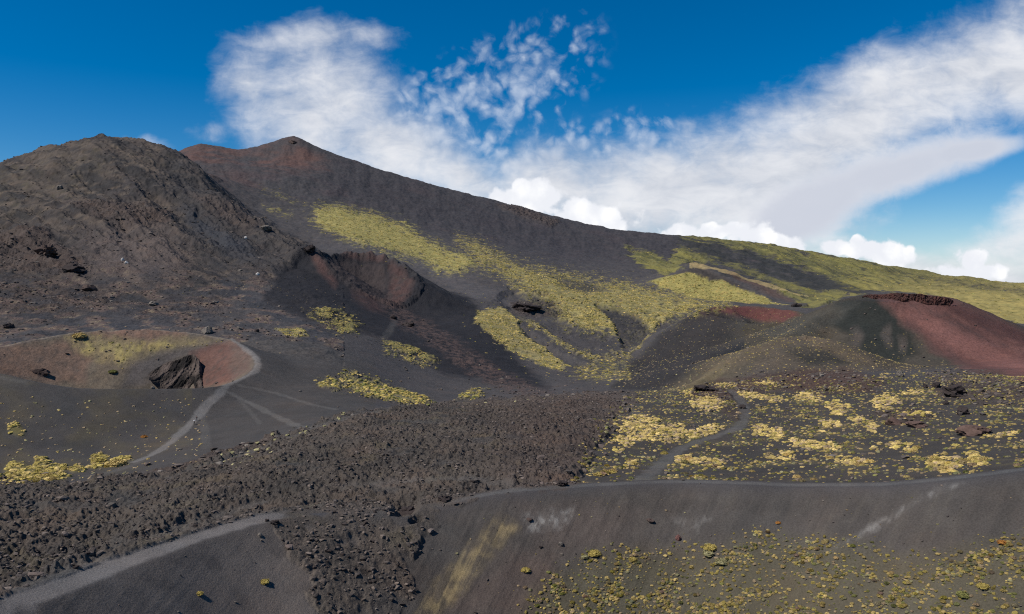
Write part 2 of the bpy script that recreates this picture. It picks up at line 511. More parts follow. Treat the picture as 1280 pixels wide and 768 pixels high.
def height(x, y, want=False):
    r = np.hypot(x, y); az = np.arctan2(x, y)
    z = land_slope(az, r) * r
    far = np.maximum(r - 3600, 0)
    z = z - far * 0.22
    t_l = None
    info = {}
    for nm, c in (('mid', MID_CONE), ('right', RIGHT_CONE), ('mound', MOUND), ('dark', DARK_CONE), ('left', LEFT_CRATER)):
        z, t, ph = c.apply(x, y, z)
        info[nm] = (t, ph)
    shp = z.shape
    z, dh = HILL.apply(x, y, z); info['hill'] = (dh, None)
    z, _ = PEAK.apply(x, y, z)
    z, _ = LIP.apply(x, y, z)
    z, ds = SPUR.apply(x, y, z); info['spur'] = (ds, None)
    # near crater
    R = np.interp(az, _rg, _rR); Zr = np.interp(az, _rg, _rZ)
    half = np.interp(az, [-0.6, -0.35, -0.15, 0.0, 0.6], [2.6, 2.2, 1.2, 1.2, 1.3])
    t = r - R
    ti = np.maximum(-t - half, 0); ti = np.sqrt(ti ** 2 + 1.0) - 1.0
    to = np.maximum(t - half, 0); to = np.sqrt(to ** 2 + 1.0) - 1.0
    s_in = np.interp(az, [-0.5, -0.25, -0.1, 0.3, 0.6], [0.34, 0.40, 0.54, 0.62, 0.62])
    zi = smax(Zr - s_in * ti, np.full_like(Zr, -76.0), 8.0)
    zo = smax(Zr - 0.42 * to, z, 2.0)
    zo = np.where(t < half, Zr, zo)
    z = np.where(t < 0, np.minimum(zi, Zr), zo)
    info['near'] = (t, R)
    return (z, info) if want else z


# ------------------------------------------------------------------ the lattice of the land
def rows():
    r = [14.0, 24, 34, 44, 54, 62, 68, 73, 77, 80]
    while r[-1] < 140: r.append(r[-1] + 0.24)
    while r[-1] < 420: r.append(r[-1] * 1.0034)
    while r[-1] < 1000: r.append(r[-1] * 1.0044)
    while r[-1] < 2900: r.append(r[-1] * 1.005)
    while r[-1] < 12000: r.append(r[-1] * 1.05)
    return np.array(r)


RR = rows()
A_IN = math.radians(36.5)
AZ = np.r_[np.linspace(-math.pi, -A_IN, 50)[:-1], np.linspace(-A_IN, A_IN, 1400), np.linspace(A_IN, math.pi, 50)[1:]]
NR, NA = len(RR), len(AZ)
gr = np.repeat(RR[:, None], NA, 1); ga = np.repeat(AZ[None], NR, 0)
X = gr * np.sin(ga); Y = gr * np.cos(ga)
Z, INFO = height(X, Y, True)
PX, PY = proj(X, Y, Z)
FRONT = Y > 5
LR = np.log(gr)
WX = fbm(ga * 38, LR * 30, 5, 3)       # wander used to roughen every drawn edge
WY = fbm(ga * 38 + 50, LR * 30, 5, 13)


def poly(pts, soft=4.0, amp=8.0, r0=0, r1=1e9, wander=True):
    """soft mask of an outline lying on the ground between two distances"""
    p = np.array(pts, float)
    m = np.zeros(PX.shape, np.float32)
    pad = soft + amp + 2
    sel = (PX > p[:, 0].min() - pad) & (PX < p[:, 0].max() + pad) & (PY > p[:, 1].min() - pad) & (PY < p[:, 1].max() + pad) & (gr > r0) & (gr < r1) & FRONT
    x = PX[sel] + (WX[sel] * amp * 1.6 if wander else 0); y = PY[sel] + (WY[sel] * amp if wander else 0)
    d2 = np.full(x.shape, 1e9); ins = np.zeros(x.shape, bool)
    for i in range(len(p)):
        ax, ay = p[i]; bx, by = p[(i + 1) % len(p)]
        ex, ey = bx - ax, by - ay
        t = np.clip(((x - ax) * ex + (y - ay) * ey) / (ex * ex + ey * ey + 1e-9), 0, 1)
        d2 = np.minimum(d2, (x - ax - t * ex) ** 2 + (y - ay - t * ey) ** 2)
        cr = ((ay > y) != (by > y)) & (x < ex * (y - ay) / (ey if abs(ey) > 1e-9 else 1e-9) + ax)
        ins ^= cr
    sd = np.sqrt(d2) * np.where(ins, -1, 1)
    m[sel] = np.clip(0.5 - sd / (2 * soft), 0, 1)
    return m


def ell(lst, soft=0.6, amp=4.0, r0=0, r1=1e9):
    m = np.zeros(PX.shape, np.float32)
    for (cx, cy, rx, ry, rot) in lst:
        sel = (abs(PX - cx) < 1.6 * (rx + ry)) & (abs(PY - cy) < 1.6 * (rx + ry)) & (gr > r0) & (gr < r1) & FRONT
        dx = PX[sel] + WX[sel] * amp * 1.6 - cx; dy = PY[sel] + WY[sel] * amp - cy
        a = math.radians(rot); c, s = math.cos(a), math.sin(a)
        q = np.sqrt(((dx * c + dy * s) / rx) ** 2 + ((-dx * s + dy * c) / ry) ** 2)
        m[sel] = np.maximum(m[sel], np.clip((1 + soft - q) / (2 * soft), 0, 1))
    return m


def hit(px, py, r0=40, r1=5000):
    """where the line of sight through a picture point meets the land"""
    a, v = pix(px, py)
    r = np.exp(np.linspace(math.log(r0), math.log(r1), 6000))
    x, y = r * math.sin(float(a)), r * math.cos(float(a))
    z = height(x, y)
    k = np.argmax(z / r >= float(v))
    return x[k], y[k], z[k]


def track(pts, w, r0, r1, soft=0.35, rng_m=None):
    """mask of a trodden way: picture points dropped on the land, width in metres"""
    q = []
    p = np.array(pts, float)
    # dense spline through the points
    tt = np.arange(len(p)); ts = np.linspace(0, len(p) - 1, 12 * len(p))
    k = np.clip(ts.astype(int), 0, len(p) - 2); f = (ts - k)[:, None]
    P0 = p[np.maximum(k - 1, 0)]; P1 = p[k]; P2 = p[k + 1]; P3 = p[np.minimum(k + 2, len(p) - 1)]
    sp = 0.5 * (2 * P1 + (P2 - P0) * f + (2 * P0 - 5 * P1 + 4 * P2 - P3) * f ** 2 + (3 * P1 - P0 - 3 * P2 + P3) * f ** 3)
    for (a, b) in sp:
        q.append(hit(a, b, r0, r1)[:2])
    q = np.array(q)
    m = np.zeros(PX.shape, np.float32)
    sel = (X > q[:, 0].min() - 12) & (X < q[:, 0].max() + 12) & (Y > q[:, 1].min() - 12) & (Y < q[:, 1].max() + 12)
    x, y = X[sel], Y[sel]
    d2 = np.full(x.shape, 1e9)
    for i in range(len(q) - 1):
        ax, ay = q[i]; ex, ey = q[i + 1] - q[i]
        if ex * ex + ey * ey > 900: continue
        t = np.clip(((x - ax) * ex + (y - ay) * ey) / (ex * ex + ey * ey + 1e-9), 0, 1)
        d2 = np.minimum(d2, (x - ax - t * ex) ** 2 + (y - ay - t * ey) ** 2)
    d = np.sqrt(d2) + WX[sel] * w * 0.5 + 0.5 * fbm(x / 1.7, y / 1.7, 3, 135)
    m[sel] = np.clip((w / 2 * (1 + soft) - d) / (w * soft), 0, 1)
    return m


def mx(*a):
    o = a[0]
    for b in a[1:]: o = np.maximum(o, b)
    return o


# ---------------------------------------------------------------- what covers the land
lava = mx(poly([(-80, 612), (0, 608), (90, 610), (150, 602), (230, 588), (300, 566), (345, 548), (400, 530), (430, 520), (500, 512), (560, 506), (640, 500),
                (700, 497), (760, 492), (800, 494), (795, 515), (770, 540), (745, 565), (728, 600), (700, 612), (610, 613), (590, 625), (545, 642),
                (540, 665), (510, 700), (524, 735), (495, 775), (400, 775), (385, 740), (392, 715), (362, 690), (352, 668), (330, 646), (270, 660), (190, 686), (100, 716), (40, 738), (-60, 775)],
               5, 10, 75, 420))
lava = np.clip(lava + 1.2 * lava * (1 - lava) * fbm(X / 3.0, Y / 3.0, 4, 99) * 4, 0, 1)
lava *= 1 - sstep(fbm(X / 6, Y / 6, 4, 98) + 0.15, 0.25, 0.55) * (INFO['near'][0] < 0)
lava *= 1 - 0.9 * sstep(PX + 0.5 * (PY - 550) + 90 * fbm(X / 10, Y / 10, 4, 147), 705, 800)
lava_near = lava * (INFO['near'][0] < 3)
rub_right = poly([(860, 492), (900, 478), (950, 470), (1000, 462), (1060, 464), (1110, 478), (1090, 490), (1010, 492), (960, 488), (910, 500), (870, 500)], 5, 9, 280, 470)
rub_more = mx(poly([(1160, 470), (1240, 462), (1300, 480), (1300, 500), (1220, 505), (1170, 495)], 6, 9, 260, 460),
              poly([(178, 594), (230, 580), (290, 561), (345, 546), (338, 555), (282, 571), (225, 591)], 2, 5, 180, 320),
              poly([(1090, 515), (1150, 510), (1165, 525), (1120, 532)], 4, 5, 200, 320), poly([(890, 488), (925, 488), (935, 520), (925, 528), (900, 515)], 3, 4, 220, 360) * 0.7)
ridge_red = poly([(470, 370), (500, 385), (540, 405), (570, 425), (600, 445), (640, 470), (690, 492), (660, 498), (610, 480), (570, 455), (530, 425), (490, 400)], 4, 8, 400, 800)
outcrop = mx(poly([(630, 378), (650, 372), (690, 376), (705, 392), (680, 392), (650, 388)], 3, 5, 650, 1100),
             poly([(85, 262), (150, 258), (215, 272), (210, 290), (170, 292), (120, 283)], 5, 10, 700, 1200),
             poly([(-20, 300), (60, 300), (110, 335), (95, 350), (40, 345), (-20, 345)], 5, 10, 600, 1000),
             poly([(-20, 358), (60, 356), (150, 366), (155, 385), (60, 395), (-20, 390)], 5, 10, 480, 760) * 0.7,
             poly([(150, 392), (210, 375), (270, 372), (300, 390), (240, 400), (180, 402)], 5, 10, 440, 720) * 0.6,
             poly([(620, 255), (650, 258), (700, 278), (690, 284), (650, 272)], 2, 3, 2000, 2900) * 0.8,
             poly([(240, 252), (300, 268), (330, 288), (310, 296), (260, 276)], 4, 8, 800, 1200) * 0.7)

grass_up = mx(poly([(391, 258), (420, 256), (470, 269), (505, 279), (535, 300), (560, 312), (592, 322), (600, 331), (575, 341), (548, 342), (530, 326),
                    (505, 322), (480, 314), (450, 306), (425, 298), (400, 286), (388, 270)], 11, 9, 1000, 2200),
              poly([(318, 232), (345, 238), (380, 252), (395, 262), (375, 258), (340, 246)], 5, 8, 1300, 2300) * 0.45,
              poly([(322, 252), (350, 258), (375, 268), (360, 275), (330, 266)], 4, 6, 1200, 2000) * 0.45)
grass_band = poly([(572, 298), (600, 303), (630, 324), (665, 334), (700, 341), (760, 352), (830, 362), (880, 372), (918, 381), (872, 392), (840, 398),
                   (805, 412), (785, 426), (745, 414), (705, 402), (680, 384), (655, 366), (632, 350), (608, 336), (588, 318)], 15, 12, 700, 2000)
grass_mid = mx(poly([(598, 388), (622, 385), (642, 392), (652, 408), (664, 424), (690, 444), (712, 456), (704, 464), (684, 460), (656, 448), (630, 434), (608, 414), (594, 400)], 4, 7, 430, 1000),
               poly([(644, 386), (664, 394), (690, 414), (716, 432), (745, 442), (770, 438), (760, 450), (735, 452), (708, 440), (682, 422), (656, 404)], 4, 7, 430, 1000) * 0.6,
               poly([(700, 384), (740, 386), (768, 400), (772, 412), (745, 416), (715, 408)], 4, 7, 450, 1000) * 0.75,
               poly([(706, 462), (745, 444), (795, 432), (792, 476), (750, 480), (722, 476)], 7, 9, 400, 900) * 0.5)
grass_fill = poly([(758, 474), (786, 440), (810, 418), (842, 396), (874, 384), (868, 378), (835, 388), (800, 404), (815, 420), (795, 440), (775, 455)], 4, 6, 430, 1100)
swale = mx(poly([(744, 382), (775, 387), (802, 397), (814, 412), (800, 431), (780, 433), (772, 415), (764, 400)], 2.5, 4, 500, 1300),
           poly([(650, 406), (676, 424), (706, 442), (730, 455), (712, 455), (688, 440), (664, 422)], 2.5, 4, 430, 1100),
           poly([(668, 400), (715, 412), (760, 420), (745, 436), (712, 428), (684, 412)], 3, 5, 450, 1100),
           poly([(690, 345), (735, 352), (760, 362), (735, 366), (700, 358)], 3, 5, 800, 1500) * 0.75,
           poly([(640, 360), (690, 378), (705, 400), (720, 415), (690, 410), (640, 392), (620, 375)], 4, 7, 600, 1200) * 0.95)
grass_low = mx(poly([(398, 474), (440, 458), (470, 470), (500, 484), (537, 498), (512, 506), (470, 504), (430, 491), (408, 488)], 6, 8, 300, 520) * 0.55,
               ell([(487, 494, 52, 9, 12), (455, 484, 26, 7, 20), (412, 485, 14, 4, 15)], 0.4, 5, 300, 520),
               poly([(478, 432), (508, 434), (540, 448), (548, 460), (525, 460), (500, 450), (482, 446)], 4, 6, 380, 640) * 0.6,
               ell([(505, 437, 28, 5, 18), (535, 447, 14, 5, 20)], 0.4, 4, 380, 640),
               poly([(378, 388), (430, 387), (452, 404), (446, 421), (415, 416), (393, 403)], 5, 7, 420, 760) * 0.6,
               ell([(432, 410, 16, 8, 0), (405, 389, 25, 3, 0)], 0.4, 4, 420, 760),
               poly([(340, 411), (372, 412), (388, 420), (360, 421)], 2, 3, 380, 620),
               poly([(560, 505), (590, 482), (612, 485), (600, 500)], 4, 6, 330, 520) * 0.6)
grass_right = poly([(782, 308), (815, 316), (835, 326), (852, 300), (850, 292), (900, 294), (950, 303), (1000, 312), (1100, 328), (1300, 352), (1300, 420), (1240, 398), (1190, 376),
                    (1100, 362), (1060, 370), (1015, 386), (990, 374), (930, 344), (890, 328), (860, 328), (830, 343), (800, 332)], 4, 9, 1000, 2900)
grass_hill = poly([(812, 352), (858, 340), (880, 346), (920, 358), (970, 378), (996, 386), (930, 380), (880, 376), (832, 363)], 3, 6, 1150, 1500)
dark_streak = mx(poly([(842, 297), (905, 305), (970, 322), (1030, 345), (1062, 362), (1020, 363), (960, 346), (905, 327), (858, 312)], 5, 10, 1300, 2800),
                 poly([(880, 322), (930, 340), (985, 362), (1040, 376), (1000, 386), (960, 370), (915, 350)], 5, 8, 1300, 2600) * 0.9,
                 poly([(985, 330), (1040, 350), (1090, 366), (1060, 368), (1010, 348)], 4, 8, 1400, 2600) * 0.8,
                 poly([(1100, 338), (1200, 350), (1290, 362), (1290, 370), (1190, 360)], 4, 6, 1500, 2600) * 0.5)
grass_right = grass_right * (1 - 0.85 * dark_streak)
FRN = fbm(ga * 120, LR * 95, 5, 121) + 0.5 * fbm(ga * 420, LR * 330, 3, 123)


def fray(m, a=0.75, lo=0.3, hi=0.85):
    """let a patch thin out into tufts at its edge and show bare spots inside"""
    return (np.clip(m * 1.5, 0, 1) * sstep(m + a * FRN * np.where(m > 0, 1, 0), lo, hi)).astype(np.float32)


grass_up = fray(grass_up, 0.9); grass_band = fray(grass_band, 1.1, 0.35, 0.9); grass_mid = fray(mx(grass_mid, grass_fill * 0.8), 0.8)
grass_low = fray(grass_low, 0.9, 0.4, 0.8); grass_right = fray(grass_right, 0.6, 0.3, 0.7); grass_hill = fray(grass_hill, 0.6)
left_grass = mx(ell([(18, 602, 32, 9, -5), (50, 590, 34, 7, -8), (22, 588, 14, 9, 0), (64, 598, 22, 5, -5), (125, 574, 10, 5, 0), (147, 578, 14, 5, -15), (96, 588, 9, 4, 0), (120, 583, 8, 4, 0),
                     (20, 537, 10, 6, 30), (52, 578, 8, 6, 0)], 0.35, 3, 160, 300))
cr_yellow = poly([(82, 424), (120, 420), (180, 430), (230, 424), (272, 426), (240, 435), (190, 442), (150, 456), (120, 450), (100, 440)], 6, 6, 330, 420)

red_peak = mx(poly([(315, 195), (340, 182), (365, 176), (395, 190), (410, 208), (380, 214), (340, 212), (318, 208)], 8, 8, 2000, 2800),
              poly([(222, 188), (260, 183), (310, 189), (300, 200), (270, 206), (240, 205)], 5, 6, 2000, 2800),
              poly([(240, 205), (300, 215), (330, 235), (310, 245), (260, 225)], 8, 8, 1500, 2600) * 0.5)
red_dark = mx(poly([(426, 316), (460, 314), (486, 323), (480, 330), (455, 325), (430, 324)], 2.5, 3, 700, 910),
              poly([(488, 330), (505, 338), (517, 354), (510, 372), (495, 384), (480, 380), (488, 358)], 4, 4, 700, 900) * 0.9,
              poly([(388, 316), (400, 322), (412, 340), (422, 356), (418, 362), (404, 346), (393, 330)], 3, 3, 690, 870),
              poly([(440, 362), (470, 372), (480, 390), (462, 388), (444, 376)], 4, 4, 650, 860) * 0.7)
red_right = mx(poly([(1092, 366), (1150, 364), (1195, 376), (1240, 396), (1300, 424), (1300, 490), (1250, 475), (1205, 460), (1165, 436), (1130, 405)], 6, 7, 380, 700))
red_lit = poly([(1140, 392), (1160, 398), (1200, 415), (1250, 438), (1300, 458), (1300, 476), (1240, 456), (1190, 436), (1155, 415)], 8, 6, 380, 690)
red_mid = poly([(890, 386), (930, 382), (985, 386), (1000, 394), (975, 403), (945, 400), (915, 392)], 3, 3, 690, 810)
red_left = mx(poly([(110, 412), (160, 408), (235, 414), (230, 422), (170, 426), (120, 424)], 5, 4, 340, 420),
              poly([(-40, 438), (40, 432), (90, 428), (115, 450), (105, 478), (50, 478), (-40, 462)], 5, 5, 320, 420) * 0.75,
              poly([(238, 440), (286, 424), (305, 432), (314, 446), (312, 462), (285, 478), (245, 486)], 4, 4, 310, 392))
scree = poly([(105, 300), (160, 292), (205, 295), (235, 320), (225, 345), (180, 360), (130, 352), (105, 330)], 12, 12, 560, 1050)
tan_m1 = mx(poly([(40, 200), (110, 186), (140, 190), (150, 215), (120, 250), (60, 262), (10, 300), (-30, 300), (-30, 230)], 12, 14, 900, 1500),
            poly([(100, 190), (200, 190), (230, 215), (160, 225)], 10, 10, 900, 1400) * 0.5)
m1 = poly([(-400, 120), (150, 160), (222, 186), (252, 214), (302, 261), (345, 290), (390, 312), (345, 345), (280, 372), (160, 392), (0, 412), (-400, 440)], 6, 8, 480, 1600)
gully = mx(poly([(228, 268), (262, 285), (300, 312), (330, 330), (300, 330), (265, 312), (240, 290)], 7, 7, 600, 1200),
           poly([(275, 350), (330, 375), (385, 405), (430, 420), (395, 425), (330, 395), (280, 365)], 6, 7, 400, 800),
           poly([(0, 432), (40, 424), (90, 405), (180, 398), (250, 405), (180, 412), (90, 418), (20, 440)], 6, 5, 420, 620),
           poly([(0, 392), (120, 396), (220, 372), (310, 352), (330, 345), (300, 362), (220, 388), (130, 402), (0, 402)], 5, 6, 440, 800) * 0.7)
dark_cone_ash = poly([(386, 312), (345, 345), (330, 375), (380, 400), (470, 420), (560, 470), (690, 488), (640, 440), (600, 380), (540, 350), (505, 333), (450, 317)], 5, 7, 420, 900)
# inside the near crater
streak_yellow = poly([(628, 652), (640, 660), (600, 700), (570, 745), (545, 770), (525, 770), (550, 730), (586, 690)], 13, 6, 85, 128)
pale_scar = mx(poly([(655, 646), (690, 640), (716, 637), (712, 652), (690, 662), (660, 668)], 7, 5, 100, 128),
               poly([(1160, 618), (1168, 608), (1205, 604), (1150, 630), (1100, 660), (1040, 692), (1030, 690), (1090, 655)], 3.5, 4, 100, 130) * 0.6,
               poly([(840, 652), (870, 636), (900, 640), (870, 668)], 7, 4, 100, 130) * 0.35)
wall_red = mx(poly([(560, 770), (600, 720), (640, 690), (700, 690), (680, 770)], 14, 8, 85, 126) * 0.55, poly([(640, 630), (720, 625), (800, 640), (760, 690), (680, 690)], 14, 8, 95, 128) * 0.35)
shrub_wall = poly([(700, 720), (760, 690), (830, 690), (900, 690), (940, 672), (1060, 680), (1130, 700), (1180, 692), (1300, 670), (1300, 800), (640, 800), (660, 745)], 16, 10, 80, 130)

# trodden ways
ways = {
    'path_rim_left': track([(289, 424), (305, 434), (319, 446), (322, 456), (316, 466), (300, 474), (280, 482)], 2.6, 290, 470),
    'path_flank': track([(282, 484), (272, 494), (258, 508), (245, 523), (228, 540), (210, 556), (192, 568), (170, 577)], 2.8, 200, 330),
    'path_near_right': mx(np.clip((INFO['near'][1] * 0 + 1.25 + 0.35 * fbm(X / 3, Y / 3, 3, 141) - np.abs(INFO['near'][0])) / 0.7, 0, 1) * sstep(ga + 0.05 * WX, -0.13, -0.02) * (ga < 0.64)),
    'path_near_left': mx(np.clip((2.5 + 0.5 * sstep(-ga, 0.38, 0.55) - np.abs(INFO["near"][0]) + 0.5 * WX + 0.7 * fbm(X / 2.5, Y / 2.5, 3, 143)) / 1.1, 0, 1) * sstep(-ga + 0.03 * WX, 0.262, 0.300) * (ga > -0.64)),
    'path_field': track([(912, 488), (924, 500), (931, 516), (924, 534), (892, 546), (858, 558), (832, 576), (808, 596), (795, 606)], 3.2, 150, 345),
}
faint = mx(track([(284, 490), (310, 503), (340, 518), (370, 532), (395, 540)], 2.2, 200, 330) * 0.75,
           track([(300, 482), (345, 492), (390, 506), (420, 512)], 2.0, 220, 340) * 0.55,
           track([(292, 492), (310, 512), (325, 530)], 1.6, 200, 330) * 0.35,
           track([(252, 520), (256, 540), (258, 560)], 2.6, 200, 330) * 0.35,
           track([(20, 744), (90, 716), (160, 690), (230, 664), (300, 642), (335, 632)], 3.0, 84, 170) * 0.55,
           track([(440, 612), (520, 606), (600, 604), (640, 612)], 4.0, 125, 190) * 0.5,
           track([(200, 604), (270, 584), (340, 560), (400, 536), (450, 520), (520, 508)], 4.5, 170, 330) * 0.55,
           track([(60, 600), (130, 592), (175, 578)], 3.0, 180, 280) * 0.4,
           track([(770, 510), (800, 518), (808, 535), (790, 552)], 4.0, 180, 330) * 0.5,
           track([(30, 478), (-10, 470)], 2.0, 290, 330) * 0.4,
           track([(495, 398), (488, 412), (478, 425)], 5, 450, 800) * 0.3)
way = mx(*ways.values())

# ---------------------------------------------------------------- roughness of the land
near_t = INFO['near'][0]
rock_m = mx(lava, rub_right * 0.8, rub_more * 0.7, ridge_red * 0.6)
clr = 1 - np.clip(mx(way, faint * 1.2), 0, 1)
dz = np.zeros_like(Z)
dz += 0.05 * gr / 100 * fbm(X / (gr * 0 + 7), Y / 7, 3, 21) * clr
scl = sstep(gr, 300, 900)
dz += scl * gr * 0.0016 * fbm(ga * 60, LR * 45, 4, 31)
# clinker of the lava flow
lv = sstep(rock_m, 0.15, 0.95) * clr * (1 - 0.6 * (near_t < 2))
lv = lv * (0.35 + 0.65 * sstep(np.abs(near_t), 2.5, 7))
near_f = sstep(gr, 450, 250)
dz += lv * (0.95 * ridged(X / 4.6, Y / 4.6, 4, 41, 0.66) + 1.5 * fbm(X / 15, Y / 15, 3, 43)) * (0.6 + 0.4 * near_f)
pocket = sstep(fbm(X / 16, Y / 16, 4, 49), 0.18, 0.42)
lv2 = lv * (1 - 0.85 * pocket)
dz += lv2 * (0.75 * ridged(X / 2.3, Y / 2.3, 3, 47, 0.6) + 0.5 * fbm(X / 1.1, Y / 1.1, 2, 48)) * near_f
lava_s = np.clip((lava - 0.1) / 0.9, 0, 1)
dz += lava_s * 0.35 * (1 - way) * sstep(near_t, 0.5, 9)
dz -= ell([(505, 637, 16, 6, -10), (520, 650, 8, 4, 0)], 0.4, 2, 100, 150) * 1.6
# left mountain: ribs and gullies running down from its crest, craggy bands
ctr_a, _ = pix(130, 176)
down = (ga - float(ctr_a)) / (0.12 + 0.00012 * np.maximum(1400 - gr, 0))
dz += m1 * (11.0 * ridged((ga * 2.7 + LR) * 7 + 0.15 * WX, LR * 3.5 - ga * 2, 5, 51, 0.58) + 6.0 * fbm(X / 110, Y / 140, 4, 52) + 3.5 * ridged(X / 45, Y / 60, 4, 53, 0.55)) * sstep(gr, 620, 900)
dz += mx(outcrop, m1 * 0.12) * gr * 0.0042 * ridged(X / 16, Y / 20, 4, 57, 0.65)
# far slopes: shallow runnels
far_m = sstep(gr, 1400, 2000)
dz += far_m * 5.0 * fbm(ga * 55, LR * 9, 4, 61)
green_r = mx(grass_right, dark_streak)
dz += green_r * 9.0 * fbm(ga * 26 + LR * 10, LR * 14 - ga * 5, 3, 63)
dz += mx(grass_band, grass_mid, swale) * 3.0 * fbm(X / 70, Y / 90, 3, 65)
dz -= swale * 5.0
dz += mx(grass_up, grass_mid, grass_band) * 1.2
dz += grass_low * 1.0 + left_grass * 0.4
dz += sstep(gr, 380, 420) * (1 - sstep(gr, 650, 800)) * (PX < 430) * (2.2 * fbm(X / 32, Y / 32, 4, 68) + 0.8 * np.maximum(ridged(X / 9, Y / 9, 3, 69), 0))
dz += (INFO['dark'][0] < 8) * (gr < 960) * (PX < 640) * (2.2 + 2.2 * sstep(np.abs(INFO['dark'][0]), 9, 2)) * ridged(X / 14, Y / 14, 4, 68)
dz += dark_cone_ash * 1.2 * fbm(X / 30, Y / 30, 3, 67)
# inner wall of the near crater: faint runnels down the fall line
wall = sstep(-near_t, 1, 5) * sstep(-near_t, 60, 30)
dz += wall * np.interp(ga, [-0.3, 0.0], [0.05, 0.16]) * (1.0 * fbm(np.arctan2(X + 34, Y - 30) * 55, np.hypot(X + 34, Y - 30) / 26, 4, 91) + 1.0 * fbm(X / 2.2, Y / 2.2, 3, 73))
dz *= np.where(FRONT, 1, 0.3)
Zf = Z + dz

# ---------------------------------------------------------------- colour of the ground (albedo), with some light and shade painted in
def lin(c):
    c = np.array(c, float) / 255
    return np.where(c < 0.04045, c / 12.92, ((c + 0.055) / 1.055) ** 2.4)


ILL = 1.32


def tone(r, g, b):
    return lin((r, g, b)) / ILL


ALB = np.empty(Z.shape + (3,), np.float32)
ALB[:] = tone(76, 72, 73)


def lay(m, c, k=1.0):
    global ALB
    mm = (np.clip(m * k, 0, 1))[..., None].astype(np.float32)
    ALB = ALB * (1 - mm) + np.asarray(c, np.float32) * mm


n_big = fbm(ga * 20, LR * 16, 5, 81) * 0.5 + 0.5
n_med = fbm(ga * 90, LR * 70, 5, 83) * 0.5 + 0.5
lay(far_m, tone(70, 67, 69))
lay(far_m * sstep(n_big, 0.45, 0.75), tone(80, 68, 70), 0.6)
lay(poly([(420, 200), (560, 240), (740, 285), (860, 300), (850, 330), (780, 320), (700, 330), (600, 300), (520, 280), (440, 250), (400, 215)], 20, 15, 1200, 2900), tone(63, 60, 64), 0.8)
lay(m1, tone(67, 62, 62))
lay(m1 * sstep(n_big, 0.46, 0.7), tone(84, 74, 70), 0.6)
lay(m1 * sstep(n_med, 0.5, 0.75), tone(60, 56, 54), 0.6)
lay(tan_m1, tone(82, 74, 65), 0.3)
lay(tan_m1 * sstep(n_med, 0.52, 0.68), tone(98, 88, 68), 0.3)
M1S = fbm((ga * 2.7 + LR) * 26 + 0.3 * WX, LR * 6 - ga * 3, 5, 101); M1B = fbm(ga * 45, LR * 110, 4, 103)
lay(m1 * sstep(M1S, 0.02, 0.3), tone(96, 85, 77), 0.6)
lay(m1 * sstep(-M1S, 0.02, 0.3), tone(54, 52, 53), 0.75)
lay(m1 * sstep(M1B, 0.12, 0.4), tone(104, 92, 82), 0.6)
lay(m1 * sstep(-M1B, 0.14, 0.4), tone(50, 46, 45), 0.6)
lay(scree, tone(96, 85, 82), 0.7)
FLK = poly([(215, 196), (250, 216), (300, 262), (345, 292), (388, 314), (345, 345), (280, 352), (235, 305), (205, 240)], 12, 12, 560, 1350)
lay(FLK, tone(64, 61, 62), 0.6)
lay(gully, tone(62, 62, 67), 0.95)
lay(outcrop, tone(84, 72, 68), 0.7)
midland = sstep(gr, 380, 420) * (1 - sstep(gr, 650, 800)) * (PX < 430)
MID1 = fbm(ga * 34, LR * 26, 5, 105); MID2 = fbm(ga * 120, LR * 120, 4, 107)
lay(midland * sstep(MID1, 0.0, 0.25), tone(98, 82, 77), 0.75)
lay(midland * sstep(MID1, 0.0, 0.25) * sstep(MID2, 0.05, 0.35), tone(136, 122, 102), 0.6)
lay(midland * sstep(-MID1, 0.05, 0.3), tone(62, 61, 65), 0.7)
lay(poly([(395, 300), (450, 300), (540, 330), (640, 372), (640, 395), (600, 378), (540, 348), (505, 330), (450, 314), (400, 312)], 5, 6, 850, 1200), tone(84, 80, 82), 0.8)
lay(dark_cone_ash, tone(44, 43, 47), 0.97)
lay(ridge_red * sstep(MID2, -0.25, 0.2), tone(96, 79, 75), 0.75)
lay(poly([(700, 470), (800, 478), (1000, 470), (1300, 480), (1300, 620), (720, 620), (740, 570), (790, 500)], 10, 8, 145, 420), tone(70, 65, 62), 0.8)
# cones
tm, phm = INFO['mid']; tr, phr = INFO['right']; tl, phl = INFO['left']; tmo, _ = INFO['mound']
fl = lambda t, w: sstep(-t, -w, -w * 0.5) * sstep(t, -40, -5)
mid_m = poly([(764, 486), (790, 455), (828, 418), (860, 396), (882, 386), (905, 382), (1000, 391), (1010, 400), (960, 440), (905, 466), (850, 490)], 3, 4, 385, 800)
lay(mid_m, tone(70, 66, 64), 0.95)
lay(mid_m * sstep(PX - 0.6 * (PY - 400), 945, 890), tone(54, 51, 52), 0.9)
lay(mid_m * sstep(PY, 400, 384), tone(84, 62, 58), 0.7)
lay(sstep(INFO['spur'][0], 26, 10) * (gr > 370) * (gr < 620), tone(88, 79, 66), 0.8)
lay(sstep(INFO['spur'][0], 7, 3) * (gr > 370) * (gr < 600), tone(112, 100, 78), 0.7)  # sunlit crest of the spur, painted as paler ground
lay(poly([(835, 482), (880, 462), (930, 438), (985, 405), (960, 412), (900, 442), (850, 468)], 4, 4, 480, 760), tone(44, 44, 47), 0.95)  # dark ash behind the spur, deepened in place of shade
lay(fl(tm, 130) * sstep(phm, -0.5, 0.6) * (gr > 500) * (PX > 860) * (PX < 1050), tone(88, 82, 66), 0.7)
lay(fl(tr, 170) * (gr > 380) * (PX > 930), tone(72, 66, 58), 0.8)
lay(poly([(1050, 376), (1100, 372), (1125, 400), (1150, 440), (1110, 460), (1070, 440), (1040, 400)], 6, 7, 400, 680), tone(44, 46, 44), 0.95)
